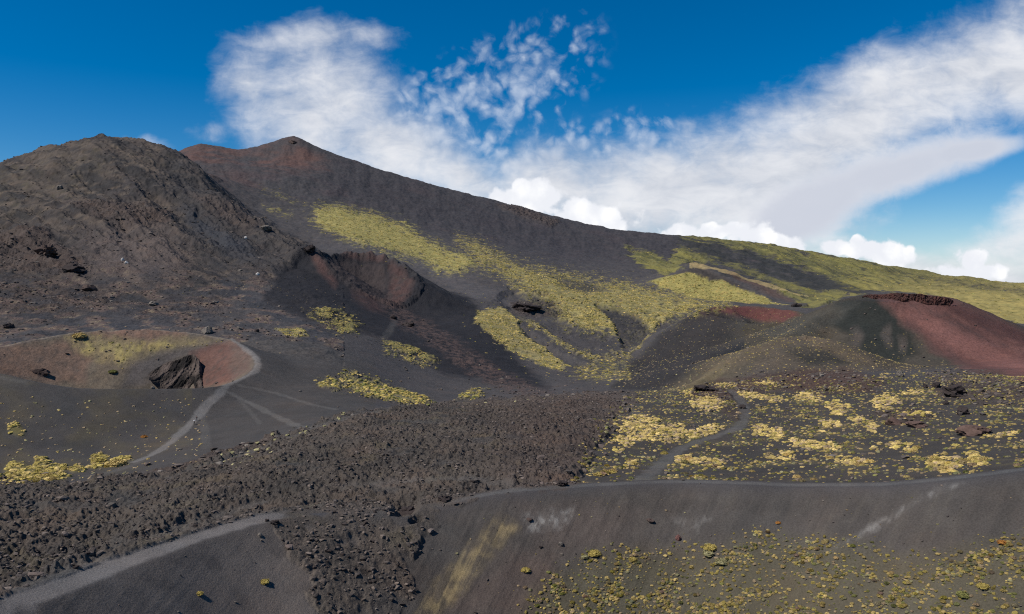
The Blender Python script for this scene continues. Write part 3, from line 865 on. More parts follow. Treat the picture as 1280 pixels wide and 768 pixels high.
lay(ell([(1070, 425, 8, 14, 0), (1110, 420, 6, 14, 0), (1128, 430, 5, 10, 0)], 0.5, 4, 400, 680), tone(84, 76, 72), 0.7)
lay(poly([(950, 420), (1000, 424), (1045, 405), (1070, 378), (1040, 385), (1000, 400), (960, 412)], 6, 6, 480, 700), tone(74, 72, 68), 0.7)
lay(fl(tmo, 60), tone(88, 78, 67), 0.75)
lay(poly([(1000, 416), (1030, 422), (1070, 440), (1095, 456), (1060, 452), (1020, 434)], 4, 4, 400, 520), tone(108, 92, 74), 0.4)  # highlight on the mound, put into the colour
lay(poly([(985, 440), (1040, 438), (1060, 455), (1000, 456)], 5, 5, 400, 480), tone(50, 49, 48), 0.85)  # shaded lower side of the mound, painted dark
RM = fbm(ga * 60, LR * 60, 5, 109)
RS = fbm(phr * 9, tr / 45, 5, 137)
lay(red_right, tone(98, 68, 64), 0.95)
lay(red_right * sstep(RS, 0.05, 0.4), tone(114, 82, 76), 0.6)
lay(red_right * sstep(-RS, 0.05, 0.4), tone(76, 60, 59), 0.65)
lay(red_right * sstep(RM, 0.0, 0.35), tone(82, 62, 60), 0.6)
lay(poly([(1160, 372), (1200, 378), (1300, 420), (1300, 440), (1200, 400)], 6, 6, 430, 700), tone(78, 54, 52), 0.7)
lay(red_lit, tone(128, 88, 82), 0.7)  # brighter where the ridge faces the light, painted into the red
lay(red_mid, tone(102, 62, 60), 0.85)
lay(red_dark, tone(94, 70, 66), 0.65)
lay(red_dark * sstep(RM + 0.1, 0.0, 0.3), tone(64, 58, 58), 0.75)
lay(poly([(408, 325), (430, 328), (478, 332), (486, 352), (476, 376), (440, 362), (420, 346)], 4, 5, 720, 920), tone(66, 58, 58), 0.85)
dz_dark = INFO['dark'][0] < 6
lay(red_peak * sstep(n_big, 0.3, 0.6), tone(98, 73, 67), 0.75)
# left crater
inl = sstep(-tl, 0, 3) * (gr < 450) * (PX < 400)
lay(inl, tone(106, 95, 83), 0.9)
lay(red_left, tone(122, 94, 82), 0.8)
lay(red_left * sstep(n_med, 0.48, 0.62), tone(98, 84, 78), 0.6)
lay(cr_yellow, tone(136, 120, 88), 0.75)
lay(cr_yellow * sstep(n_med + 0.3 * WX, 0.48, 0.62), tone(158, 142, 92), 0.7)
lay(poly([(288, 424), (250, 428), (200, 440), (165, 455), (150, 484), (190, 484), (210, 455), (250, 440)], 5, 4, 310, 400), tone(86, 80, 80), 0.85)
lay(poly([(238, 440), (270, 430), (300, 430), (312, 446), (312, 462), (285, 478), (245, 486)], 3, 3, 310, 392), tone(96, 68, 64), 0.7)
lay(inl * sstep(MID2 if False else fbm(X / 3, Y / 3, 4, 125), 0.0, 0.4), tone(76, 70, 66), 0.5)
lay(inl * poly([(292, 428), (312, 440), (320, 452), (312, 466), (290, 472), (285, 450)], 5, 3, 310, 392), tone(96, 84, 78), 0.6)
lay(fl(tl, 110) * (tl > 0) * (PX < 470) * (gr < 460) * (gr > 190), tone(74, 70, 69), 0.9)
lay(fl(tl, 100) * (tl > 0) * (PX < 240) * (gr < 330) * (gr > 200) * sstep(n_big, 0.4, 0.7), tone(88, 80, 66), 0.6)
lay(np.clip(1 - np.abs(tl - 0.5) / 1.6, 0, 1) * (PX < 300) * (gr > 340) * (gr < 430), tone(150, 136, 120), 0.7)
# vegetation ground tone under the cushions
G_far = tone(172, 158, 94); G_straw = tone(170, 152, 92); G_green = tone(112, 112, 62)
GB = fbm(ga * 70, LR * 60, 5, 111); GS = fbm((LR + 2.8 * ga) * 16, ga * 9, 5, 113)
lay(grass_up, G_far, 0.72)
lay(grass_up * sstep(GB, 0.0, 0.35), tone(122, 118, 66), 0.6)
lay(grass_band, tone(168, 154, 96), 0.62)
lay(grass_band * sstep(GB, 0.05, 0.3), tone(112, 104, 66), 0.7)
lay(grass_band * sstep(-GB, 0.2, 0.45), tone(88, 76, 66), 0.7)
lay(grass_mid, tone(180, 164, 106), 0.55)
lay(grass_mid * sstep(GB, 0.1, 0.35), tone(104, 96, 70), 0.8)
lay(swale * mx(grass_band, grass_mid), tone(64, 61, 62), 1.2)
lay(grass_right, tone(118, 112, 68), 0.85)
lay(grass_right * sstep(GS, 0.0, 0.3), tone(128, 120, 68), 0.7)
lay(grass_right * sstep(-GS, 0.08, 0.35), tone(80, 80, 56), 0.75)
lay(grass_right * sstep(PX + 60 * WX, 1020, 1180) * sstep(PY, 330, 372), tone(158, 142, 90), 0.75)
lay(grass_right * sstep(PX + 60 * WX, 1020, 1180) * sstep(GB, 0.05, 0.35), tone(118, 108, 68), 0.6)
lay(dark_streak * sstep(GS + 0.5 * GB, -0.45, -0.05), tone(54, 54, 54), 0.95)
lay(grass_right * sstep(np.abs(fbm((LR + 2.8 * ga) * 11, ga * 5, 4, 114)), 0.05, 0.015) * (PX < 1150), tone(60, 60, 54), 0.8)
lay(poly([(836, 350), (856, 338), (872, 333), (895, 342), (935, 362), (900, 356), (868, 352)], 3, 4, 1150, 1500), tone(66, 60, 58), 0.9)
lay((INFO['hill'][0] < 22) * (PX > 862) * (gr > 1150) * (gr < 1480), tone(168, 146, 104), 0.7)
lay(poly([(905, 336), (960, 360), (1010, 388), (985, 378), (930, 354)], 3, 4, 1200, 1480), tone(96, 72, 62), 0.6)
lay(grass_hill, tone(158, 146, 86), 0.85)
lay(grass_low * sstep(GB, -0.3, 0.15), tone(160, 146, 90), 0.7)
lay(left_grass, tone(130, 118, 66), 0.55)
# near crater wall
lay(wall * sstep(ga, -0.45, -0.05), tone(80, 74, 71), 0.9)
_wa = np.arctan2(X + 34, Y - 30); _wd = np.hypot(X + 34, Y - 30)
STREAK = fbm(_wa * 55, _wd / 26, 4, 91); STREAK2 = fbm(_wa * 160, _wd / 14, 3, 93)
lay(wall * sstep(STREAK, 0.05, 0.4), tone(90, 83, 78), 0.38)
lay(wall * sstep(-STREAK, 0.05, 0.4), tone(64, 61, 60), 0.35)
lay(wall * sstep(STREAK2, 0.1, 0.45), tone(96, 89, 82), 0.2)
lay(wall * sstep(fbm(X / 3.5, Y / 3.5, 5, 145), 0.0, 0.4), tone(92, 86, 82), 0.4)
lay(wall_red, tone(98, 80, 74), 0.6)
lay(streak_yellow, tone(112, 98, 78), 0.6)
lay(streak_yellow * sstep(0.8 * STREAK2 + fbm(X / 2.2, Y / 2.2, 4, 92) + 0.05, -0.25, 0.5), tone(158, 138, 102), 0.75)
lay(pale_scar, tone(104, 99, 97), 0.5)
lay(pale_scar * sstep(0.5 * STREAK2 + fbm(X / 1.6, Y / 1.6, 4, 94), -0.1, 0.4), tone(140, 135, 132), 0.7)
lay(shrub_wall, tone(88, 82, 64), 0.55)
lay(wall * sstep(ga, -0.14, -0.30), tone(106, 97, 92), 0.9)  # left part painted lighter to offset the shade it lies in
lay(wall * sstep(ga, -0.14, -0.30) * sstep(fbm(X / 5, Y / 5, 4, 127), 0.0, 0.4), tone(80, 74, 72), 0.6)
FLD = poly([(738, 545), (770, 515), (800, 496), (860, 490), (960, 470), (1050, 480), (1300, 455), (1300, 640), (700, 640)], 8, 10, 140, 420)
lay(FLD * sstep(fbm(X / 11, Y / 11, 4, 211), -0.02, 0.35), tone(98, 90, 70), 0.5)
# lava
lay(lava, tone(88, 80, 75), 0.95)
lay(lava * sstep(fbm(X / 14, Y / 14, 4, 95), 0.0, 0.35), tone(102, 88, 80), 0.6)
lay(lava * sstep(fbm(X / 20, Y / 20, 4, 96), 0.0, 0.35), tone(72, 67, 65), 0.6)
lay(lava * pocket, tone(80, 77, 76), 0.7)
lay(lava * sstep(ridged(X / 2.3, Y / 2.3, 3, 47, 0.6), 0.1, -0.25), tone(50, 45, 43), 0.6)  # shade in the hollows of the clinker, darkened in the colour
lay(lava * sstep(fbm(X / 9, Y / 9, 4, 97), 0.15, 0.4), tone(104, 94, 78), 0.4)
lay(lava * sstep(PX, 560, 700), tone(90, 74, 69), 0.45)
lay(rub_right, tone(86, 68, 62), 0.8)
lay(rub_more, tone(88, 74, 68), 0.6)
lay(faint, tone(104, 100, 98), 0.75)
lay(way * (0.72 + 0.5 * fbm(X / 2, Y / 2, 3, 139)), tone(100, 97, 96), 0.85)
lay(ways['path_near_left'], tone(120, 113, 111), 0.8)
lay(ways['path_flank'], tone(118, 113, 112), 0.6)
lay(ways['path_rim_left'], tone(118, 112, 110), 0.6)

ALB *= np.array([1.19, 1.21, 1.17], np.float32)

# ---------------------------------------------------------------- which piece each patch belongs to
REG = ['ground', 'mountain', 'hill', 'crater', 'cinder_cone', 'lava_field', 'path']
reg = np.zeros(Z.shape, np.int8)
reg[(gr > 1050) & FRONT] = 1
reg[(m1 > 0.5)] = 1
reg[(INFO['hill'][0] < 90) & (gr > 1150) & (gr < 1500) & (PX > 780)] = 2
reg[(tm < 130) & (gr > 520) & (gr < 960) & (PX > 740) & (PX < 1100)] = 2
reg[(INFO['dark'][0] < 95) & (gr > 560) & (gr < 1000) & (PX > 300) & (PX < 640)] = 2
reg[(tr < 120) & (gr > 410) & (gr < 840) & (PX > 960)] = 2
reg[(tmo < 40) & (PX > 900)] = 2
reg[(tl < 75) & (gr > 200) & (gr < 520) & (PX < 450) & FRONT] = 3
reg[(near_t < 1.5)] = 3
reg[lava > 0.5] = 5
reg[way > 0.55] = 6

# ------------------------------------------------------------------ materials
def land_material():
    m = bpy.data.materials.new('volcanic_land')
    m.use_nodes = True
    t = m.node_tree
    t.nodes.clear()
    N = NT(t)
    out = N.new('ShaderNodeOutputMaterial')
    b = N.new('ShaderNodeBsdfPrincipled')
    b.inputs['Roughness'].default_value = 0.95
    b.inputs['Specular IOR Level'].default_value = 0.12
    t.links.new(b.outputs[0], out.inputs[0])
    at = N.new('ShaderNodeAttribute', attribute_name='albedo')
    rk = N.new('ShaderNodeAttribute', attribute_name='rock')
    sz = N.new('ShaderNodeAttribute', attribute_name='grain')    # metres of the finest grain worth showing here
    geo = N.new('ShaderNodeNewGeometry')
    P = geo.outputs['Position']
    # grain that grows with the coarseness of the land
    g = sz.outputs['Fac']
    w_mid = N.smooth(g, 0.5, 1.3)
    w_far = N.smooth(g, 1.6, 4.0)

    def by_dist(a, b_, c_):
        return N.m('ADD', N.m('ADD', N.m('MULTIPLY', a, N.m('SUBTRACT', 1.0, w_mid)),
                              N.m('MULTIPLY', b_, N.m('SUBTRACT', w_mid, w_far))), N.m('MULTIPLY', c_, w_far))
    f1 = by_dist(N.noise(P, 4.2, 5, 0.72), N.noise(P, 0.75, 4, 0.65), N.noise(P, 0.17, 5, 0.68))
    f2 = N.noise(P, 0.13, 5, 0.6)
    f3 = N.noise(P, 0.03, 4, 0.6)
    v = N.m('ADD', N.m('MULTIPLY', N.m('SUBTRACT', f1, 0.5), N.m('SUBTRACT', 1.5, N.m('MULTIPLY', w_far, 0.6))), N.m('MULTIPLY', N.m('SUBTRACT', f2, 0.5), 0.6))
    v = N.m('ADD', v, N.m('MULTIPLY', N.m('SUBTRACT', f3, 0.5), 0.6))
    v = N.m('ADD', 1.0, v)
    v = N.m('MAXIMUM', v, 0.3)
    c = N.v('SCALE', at.outputs['Color'], scale=v)
    # a little wander of hue: warmer and cooler cinders
    hue = N.noise(P, 0.06, 5, 0.62)
    c = N.mix(N.smooth(hue, 0.5, 0.75), c, N.mix(1.0, c, (1.07, 0.99, 0.93, 1), 'MULTIPLY'))
    c = N.mix(N.smooth(hue, 0.5, 0.28), c, N.mix(1.0, c, (0.95, 1.0, 1.04, 1), 'MULTIPLY'))
    t.links.new(c, b.inputs['Base Color'])
    bp = N.new('ShaderNodeBump')
    bp.inputs['Strength'].default_value = 0.6
    N.put(bp.inputs['Distance'], N.m('MULTIPLY', N.m('SUBTRACT', g, N.m('MULTIPLY', w_far, N.m('MULTIPLY', g, 0.5))), N.m('ADD', 0.9, N.m('MULTIPLY', rk.outputs['Fac'], 1.6))))
    N.put(bp.inputs['Height'], f1)
    t.links.new(bp.outputs[0], b.inputs['Normal'])
    return m


M_LAND = land_material()
GRAIN = np.clip(gr * 0.0028, 0.25, 6.0)


def raw_mesh(name, verts, faces, mat, smooth=True):
    me = bpy.data.meshes.new(name)
    nv, nf, k = len(verts), len(faces), faces.shape[1]
    me.vertices.add(nv)
    me.vertices.foreach_set('co', np.ascontiguousarray(verts, np.float32).ravel())
    me.loops.add(nf * k)
    me.loops.foreach_set('vertex_index', np.ascontiguousarray(faces, np.int32).ravel())
    me.polygons.add(nf)
    me.polygons.foreach_set('loop_start', np.arange(0, nf * k, k, dtype=np.int32))
    me.polygons.foreach_set('use_smooth', np.full(nf, smooth))
    me.update(calc_edges=True)
    me.materials.append(mat)
    return me


def fattr(me, name, data, kind='FLOAT'):
    a = me.attributes.new(name, 'FLOAT_COLOR' if kind == 'COL' else 'FLOAT', 'POINT')
    if kind == 'COL':
        d = np.ones((len(data), 4), np.float32); d[:, :3] = data
        a.data.foreach_set('color', d.ravel())
    else:
        a.data.foreach_set('value', np.ascontiguousarray(data, np.float32).ravel())


def link(name, me, parent=None):
    o = bpy.data.objects.new(name, me)
    COL.objects.link(o)
    if parent is not None: o.parent = parent
    return o


V = np.stack([X, Y, Zf + Z0], -1).reshape(-1, 3)
idx = np.arange(NR * NA).reshape(NR, NA)
quads = np.stack([idx[:-1, :-1], idx[:-1, 1:], idx[1:, 1:], idx[1:, :-1]], -1).reshape(-1, 4)
freg = reg[:-1, :-1].reshape(-1).copy()
# cones and craters become pieces of their own
piece = freg.astype(np.int16)
fx = PX[:-1, :-1].reshape(-1); fr = gr[:-1, :-1].reshape(-1); ft = near_t[:-1, :-1].reshape(-1)
alb = ALB.reshape(-1, 3); rockf = np.clip(mx(lava, rub_right, rub_more, outcrop, m1 * 0.35, ridge_red * 0.7), 0, 1).reshape(-1); grain = GRAIN.reshape(-1)


# normals of the whole land, so that the pieces meet without a seam
def grid_normals():
    P = V.reshape(NR, NA, 3)
    dr = np.gradient(P, axis=0); da = np.gradient(P, axis=1)
    n = np.cross(da, dr)
    n /= np.linalg.norm(n, axis=-1, keepdims=True) + 1e-9
    n *= np.sign(n[..., 2:3]) + (n[..., 2:3] == 0)
    return n.reshape(-1, 3).astype(np.float32)


NORM = grid_normals()


def structure(name, sel):
    f = quads[sel]
    if len(f) == 0: return None
    used, invx = np.unique(f, return_inverse=True)
    f2 = invx.reshape(f.shape)
    me = raw_mesh(name, V[used], f2, M_LAND)
    fattr(me, 'albedo', alb[used], 'COL'); fattr(me, 'rock', rockf[used]); fattr(me, 'grain', grain[used])
    try:
        a = me.attributes.new('custom_normal', 'FLOAT_VECTOR', 'POINT')
        a.data.foreach_set('vector', NORM[used].ravel())
    except Exception as e:
        print('normals', e)
    o = link(name, me)
    o['kind'] = 'structure'
    return o


def sub(k, cond):
    return (freg == k) & cond


allf = np.ones(len(quads), bool)
structure('ground', freg == 0)
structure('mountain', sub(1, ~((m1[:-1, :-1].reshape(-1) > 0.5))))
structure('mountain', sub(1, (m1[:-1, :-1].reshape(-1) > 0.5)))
structure('hill', sub(2, (fr > 1100)))
structure('hill', sub(2, (fx < 700)))
mound_f = (tmo[:-1, :-1].reshape(-1) < 40)
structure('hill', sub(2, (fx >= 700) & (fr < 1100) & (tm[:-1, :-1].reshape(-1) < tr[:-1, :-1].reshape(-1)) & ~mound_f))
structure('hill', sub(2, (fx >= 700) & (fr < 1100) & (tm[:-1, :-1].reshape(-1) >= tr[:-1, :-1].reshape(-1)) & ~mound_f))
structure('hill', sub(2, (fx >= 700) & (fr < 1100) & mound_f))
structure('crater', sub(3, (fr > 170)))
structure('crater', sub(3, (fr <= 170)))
structure('lava_field', freg == 5)
structure('path', sub(6, (fr < 170) & (fx < 500)))
structure('path', sub(6, (fr < 150) & (fx >= 500)))
structure('path', sub(6, (fr >= 150) & (fx >= 500)))
structure('path', sub(6, (fr >= 170) & (fx < 500)))
#OBJECTS#
# ------------------------------------------------------------------ standing on the land
_lr_in = (AZ >= -A_IN - 1e-9) & (AZ <= A_IN + 1e-9)
_a0 = np.argmax(_lr_in); _da = AZ[_a0 + 1] - AZ[_a0]


def zat(x, y):
    """height of the finished land (world) inside the view"""
    r = np.hypot(x, y); a = np.arctan2(x, y)
    fa = np.clip((a + A_IN) / _da, 0, 1398.999); i = fa.astype(int) + _a0; fa = fa - fa.astype(int)
    j = np.clip(np.searchsorted(RR, r) - 1, 0, NR - 2); fr_ = np.clip((r - RR[j]) / (RR[j + 1] - RR[j]), 0, 1)
    return Z0 + ((Zf[j, i] * (1 - fa) + Zf[j, i + 1] * fa) * (1 - fr_) + (Zf[j + 1, i] * (1 - fa) + Zf[j + 1, i + 1] * fa) * fr_)


def spot(px, py, r0=60, r1=4000):
    """land point seen at a picture point"""
    a, v = pix(px, py)
    r = np.exp(np.linspace(math.log(r0), math.log(r1), 5000))
    x, y = r * math.sin(float(a)), r * math.cos(float(a))
    z = zat(x, y) - Z0
    k = int(np.argmax(z / r >= float(v)))
    return float(x[k]), float(y[k]), float(z[k] + Z0), float(r[k])


AREA = gr * np.gradient(ga, axis=1) * np.gradient(gr, axis=0)
INVIEW = FRONT & (PX > -60) & (PX < 1340) & (PY < 800)


def scatter(density, seed):
    """random land points, density per square metre given on the lattice"""
    g = np.random.default_rng(seed)
    lam = np.where(INVIEW, np.clip(density, 0, None) * AREA, 0)
    cnt = g.poisson(lam)
    j, i = np.nonzero(cnt)
    k = cnt[j, i]
    j = np.repeat(j, k); i = np.repeat(i, k)
    r = gr[j, i] + (g.random(len(j)) - 0.5) * np.gradient(RR)[j]
    a = ga[j, i] + (g.random(len(j)) - 0.5) * _da
    return r * np.sin(a), r * np.cos(a), j, i, g


def tag(o, label, cat, group=None, kind=None):
    o['label'] = label; o['category'] = cat
    if group: o['group'] = group
    if kind: o['kind'] = kind
    return o


# ---- materials of loose things
def tinted(name, rough=0.9, scale=3.0, amp=0.5, bump=0.3, dist=0.05, trans=0.0):
    m = bpy.data.materials.new(name)
    m.use_nodes = True
    t = m.node_tree; t.nodes.clear(); N = NT(t)
    out = N.new('ShaderNodeOutputMaterial'); b = N.new('ShaderNodeBsdfPrincipled')
    b.inputs['Roughness'].default_value = rough; b.inputs['Specular IOR Level'].default_value = 0.15
    t.links.new(b.outputs[0], out.inputs[0])
    at = N.new('ShaderNodeAttribute', attribute_name='tint')
    P = N.new('ShaderNodeNewGeometry').outputs['Position']
    f = N.noise(P, scale, 4, 0.65)
    c = N.v('SCALE', at.outputs['Color'], scale=N.m('MAXIMUM', N.m('ADD', 1.0, N.m('MULTIPLY', N.m('SUBTRACT', f, 0.5), amp * 2)), 0.2))
    t.links.new(c, b.inputs['Base Color'])
    bp = N.new('ShaderNodeBump'); bp.inputs['Strength'].default_value = bump; bp.inputs['Distance'].default_value = dist
    N.put(bp.inputs['Height'], f); t.links.new(bp.outputs[0], b.inputs['Normal'])
    return m


M_ROCK = tinted('lava_rock', 0.95, 2.2, 0.55, 0.9, 0.12)
M_BUSH = tinted('cushion_foliage', 0.9, 5.0, 0.45, 0.5, 0.08)


def ico(sub_):
    import bmesh
    bm = bmesh.new()
    bmesh.ops.create_icosphere(bm, subdivisions=sub_, radius=1)
    v = np.array([q.co[:] for q in bm.verts]); f = np.array([[q.index for q in p.verts] for p in bm.faces])
    bm.free()
    return v, f


def noise3(v, s, seed):
    return (perlin(v[:, 0] * s + seed * 3.1, v[:, 1] * s + v[:, 2] * 0.7 * s, seed) + perlin(v[:, 1] * s - seed, v[:, 2] * s + v[:, 0] * 0.5 * s, seed + 5)
            + perlin(v[:, 2] * s + 2.2 * seed, v[:, 0] * s - v[:, 1] * 0.6 * s, seed + 9)) / 2


def rock_shape(sub_, seed, jag=0.5, facet=5):
    g = np.random.default_rng(seed)
    v, f = ico(sub_)
    r = 1 + jag * noise3(v, 1.3, seed) + jag * 0.55 * noise3(v, 3.1, seed + 3) + jag * 0.25 * noise3(v, 6.3, seed + 4)
    p = v * r[:, None]
    for _ in range(facet):                      # broken faces
        n = g.normal(size=3); n /= np.linalg.norm(n); d = 0.62 + 0.25 * g.random()
        h = p @ n - d
        p = p - np.where(h > 0, h * 0.9, 0)[:, None] * n
    return p, f


def dome_shape(rings, seg, seed, h=0.62, lump=0.22):
    """a low cushion: half a dome with a lumpy uneven surface"""
    g = np.random.default_rng(seed)
    vs = [(0, 0, h)]
    for k in range(1, rings + 1):
        a = k / rings * math.pi / 2 * 1.06
        for q in range(seg):
            b = 2 * math.pi * (q + 0.5 * (k % 2)) / seg
            vs.append((math.sin(a) * math.cos(b), math.sin(a) * math.sin(b), h * math.cos(a)))
    v = np.array(vs)
    r = 1 + lump * noise3(v, 1.7, seed) * 1.3 + lump * g.normal(size=len(v)) * 0.45
    v = v * np.array([1, 1, 1])[None] * r[:, None]
    fs = [(0, 1 + q, 1 + (q + 1) % seg) for q in range(seg)]
    for k in range(1, rings):
        a0 = 1 + (k - 1) * seg; b0 = 1 + k * seg
        for q in range(seg):
            q2 = (q + 1) % seg
            if k % 2: fs += [(a0 + q, b0 + q, a0 + q2), (a0 + q2, b0 + q, b0 + q2)]
            else: fs += [(a0 + q, b0 + q, b0 + q2), (a0 + q, b0 + q2, a0 + q2)]
    return v, np.array(fs)


def tuft_shape(seed, n_leaf=260):
    """a cushion near the eye: lumpy dome bristling with small tufts"""
    g = np.random.default_rng(seed)
    v, f = dome_shape(7, 18, seed, 0.6, 0.2)
    vs = [v]; fs = [f]; k = len(v)
    az = g.random(n_leaf) * 2 * math.pi; el = np.arccos(g.random(n_leaf) ** 0.8)
    for i in range(n_leaf):
        d = np.array([math.sin(el[i]) * math.cos(az[i]), math.sin(el[i]) * math.sin(az[i]), math.cos(el[i])])
        c = d * np.array([1, 1, 0.6]) * (0.9 + 0.18 * g.random())
        t = np.cross(d, g.normal(size=3)); t /= np.linalg.norm(t) + 1e-9
        u = d * 0.8 + g.normal(size=3) * 0.35
        w_, l_ = 0.05 + 0.05 * g.random(), 0.13 + 0.12 * g.random()
        vs.append(np.array([c - t * w_, c + t * w_, c + u * l_])); fs.append(np.array([[k, k + 1, k + 2]])); k += 3
    return np.concatenate(vs), np.concatenate(fs)


def merge(name, shapes, which, pos, scl3, rot, tint, mat, smooth=False, lean=None):
    """many copies gathered in one mesh (only for what nobody could count)"""
    VV, FF, TT, base = [], [], [], 0
    for s_i, (v, f) in enumerate(shapes):
        k = np.nonzero(which == s_i)[0]
        if len(k) == 0: continue
        c, s_ = np.cos(rot[k]), np.sin(rot[k])
        x = v[None, :, 0] * scl3[k, 0:1]; y = v[None, :, 1] * scl3[k, 1:2]; z = v[None, :, 2] * scl3[k, 2:3]
        xx = x * c[:, None] - y * s_[:, None]; yy = x * s_[:, None] + y * c[:, None]
        P = np.stack([xx + pos[k, 0:1], yy + pos[k, 1:2], z + pos[k, 2:3]], -1)
        n = len(v)
        VV.append(P.reshape(-1, 3)); FF.append((f[None] + (np.arange(len(k)) * n)[:, None, None]).reshape(-1, 3) + base)
        TT.append(np.repeat(tint[k], n, 0)); base += n * len(k)
    me = raw_mesh(name, np.concatenate(VV), np.concatenate(FF), mat, smooth)
    fattr(me, 'tint', np.concatenate(TT), 'COL')
    return link(name, me)


# ---------------------------------------------------------------- loose rock
ROCKS0 = [rock_shape(1, 100 + i, 1.15, 3) for i in range(8)]


def rubble(name, label, dens, seed, smin, smax, cols, flat=0.75, sink=0.25, power=2.2):
    x, y, j, i, g = scatter(dens, seed)
    n = len(x)
    s = smin + (smax - smin) * g.random(n) ** power
    sc = np.stack([s * (0.7 + 0.6 * g.random(n)), s * (0.7 + 0.6 * g.random(n)), s * flat * (0.6 + 0.8 * g.random(n))], -1) * 0.5
    z = zat(x, y) + sc[:, 2] * (0.6 - sink)
    c = np.array([cols[k] for k in g.integers(0, len(cols), n)]) * (0.7 + 0.6 * g.random(n))[:, None]
    o = merge(name, ROCKS0, g.integers(0, len(ROCKS0), n), np.stack([x, y, z], -1), sc, g.random(n) * 6.28, c, M_ROCK)
    tag(o, label, 'rocks', kind='stuff')
    print(name, n)
    return o


BROWN = [tone(106, 96, 90), tone(94, 86, 82), tone(118, 106, 97), tone(84, 77, 73)]
PALE = [tone(120, 112, 104), tone(104, 92, 86), tone(140, 130, 118), tone(84, 76, 72)]
cl1 = np.clip(0.5 + 0.9 * fbm(X / 9, Y / 9, 3, 201), 0.05, 1.6)
rubble('lava_rubble', 'dark brown clinker rubble covering the lava flow across the middle', sstep(lava, 0.2, 0.95) * (1 - np.clip(way * 1.5 + faint * 1.3, 0, 1)) * (2.2 + 3.0 * (gr < 136)) * (1 - 0.85 * pocket) * cl1 * (gr < 420), 301, 0.14, 0.85, BROWN + [tone(66, 58, 55), tone(118, 106, 98)], 0.75, 0.45, 2.8)
edge = mx(sstep(lava, 0.02, 0.3) * (1 - sstep(lava, 0.5, 0.9)))
stone_d = (0.004 + 0.012 * sstep(n_med, 0.5, 0.7)) * (gr < 900) * (gr > 130) + 0.10 * edge * (gr < 400) \
    + 0.16 * rub_right * cl1 + 0.12 * rub_more + 0.12 * ridge_red * cl1 + 0.10 * midland * sstep(MID1, 0.0, 0.2) + 0.02 * m1 * sstep(n_med, 0.5, 0.62) * (gr < 1000) + 0.03 * outcrop
stone_d = stone_d * (1 - np.clip(way * 2, 0, 1)) * (1 - 0.9 * dark_cone_ash) * (1 - 0.9 * gully) * (1 - 0.9 * (red_right > 0.3)) * (1 - 0.85 * ((tl > 0) & (tl < 70) & (PX < 450)))
rubble('scattered_stones', 'loose grey and brown stones strewn over the ash slopes', stone_d, 303, 0.4, 2.2, BROWN + PALE[:2], 0.6, 0.2, 3.0)
crag_d = (0.012 * mx(outcrop, m1 * sstep(np.abs(M1B), 0.14, 0.3) * 0.6) + 0.0008 * m1) * (gr > 600)
rubble('mountain_scree', 'broken rock bands and scree on the left mountain', crag_d, 305, 0.9, 4.5, BROWN + PALE[:2], 0.55, 0.25, 3.0)
rubble('wall_gravel', 'small pale stones on the near crater wall', (0.14 * wall + 0.5 * wall * edge) * (gr > 80), 307, 0.08, 0.45, BROWN + PALE, 0.6, 0.1, 3.0)

# ---------------------------------------------------------------- single boulders
def boulder(name, px, py, wpx, hpx, label, cat, col, seed, sub_=4, r0=60, r1=3000, jag=0.45, depth=1.0, turn=None, group=None, sink=0.3):
    x, y, z, r = spot(px, py + hpx * 0.45, r0, r1)
    d = math.sqrt(r * r + (Z0 - z) ** 2)
    w = wpx * d / F; h = hpx * d / F
    v, f = rock_shape(sub_, seed, jag, 6)
    ext = v.max(0) - v.min(0); v = (v - (v.max(0) + v.min(0)) / 2) / ext
    v = v * np.array([w, w * depth, h * 1.15])
    v[:, 2] += h * (0.5 - sink)
    me = raw_mesh(name, v, f, M_ROCK, False)
    g = np.random.default_rng(seed)
    tint = np.tile(np.array(col), (len(v), 1)) * (1 + 0.25 * noise3(v / max(w, 0.1) * 3, 1.5, seed))[:, None]
    fattr(me, 'tint', np.clip(tint, 0.005, 1), 'COL')
    o = link(name, me)
    o.location = (x, y, z)
    o.rotation_euler = (0, 0, -math.atan2(x, y) + (turn if turn is not None else g.normal() * 0.15))
    return tag(o, label, cat, group)


B_RED = tone(104, 84, 76); B_DK = tone(66, 58, 56); B_GR = tone(120, 112, 104); B_WH = tone(210, 205, 198); B_BR = tone(92, 78, 72)
boulder('boulder', 1216, 537, 34, 13, 'largest flat brown boulder standing among yellow cushions at far right of the field', 'boulder', B_RED, 401, 4, 150, 420)
boulder('boulder', 1193, 487, 24, 15, 'dark split slab of rock above the largest flat brown boulder', 'boulder', B_DK, 402, 4, 200, 500, 0.6)
boulder('boulder', 1203, 513, 13, 11, 'small dark jagged rock between the split slab and the largest flat boulder', 'boulder', B_DK, 403, 4, 200, 450, 0.6)
boulder('boulder', 1117, 526, 18, 10, 'brown boulder with dark shaded foot beside a low rubble patch in the field', 'boulder', B_RED, 404, 4, 150, 420)
boulder('boulder', 1146, 530, 24, 8, 'long low pinkish brown rock just right of the boulder with dark foot', 'boulder', B_RED, 405, 4, 150, 420)
boulder('boulder', 1170, 481, 9, 8, 'small black rock left of the dark split slab', 'boulder', B_DK, 406, 3, 200, 500, 0.6)
boulder('boulder', 1157, 482, 6, 7, 'upright black stone, the leftmost by the dark split slab', 'boulder', B_DK, 407, 3, 200, 500, 0.6)
boulder('boulder', 1182, 503, 7, 6, 'little dark stone just below the dark split slab', 'boulder', B_DK, 408, 3, 200, 500)
boulder('boulder', 1125, 467, 9, 9, 'pale pinkish rock at the foot of the red cone', 'boulder', B_GR, 409, 3, 300, 600)
boulder('boulder', 259, 412, 13, 11, 'pale grey boulder with dark side behind the left crater rim', 'boulder', B_GR, 410, 4, 380, 800)
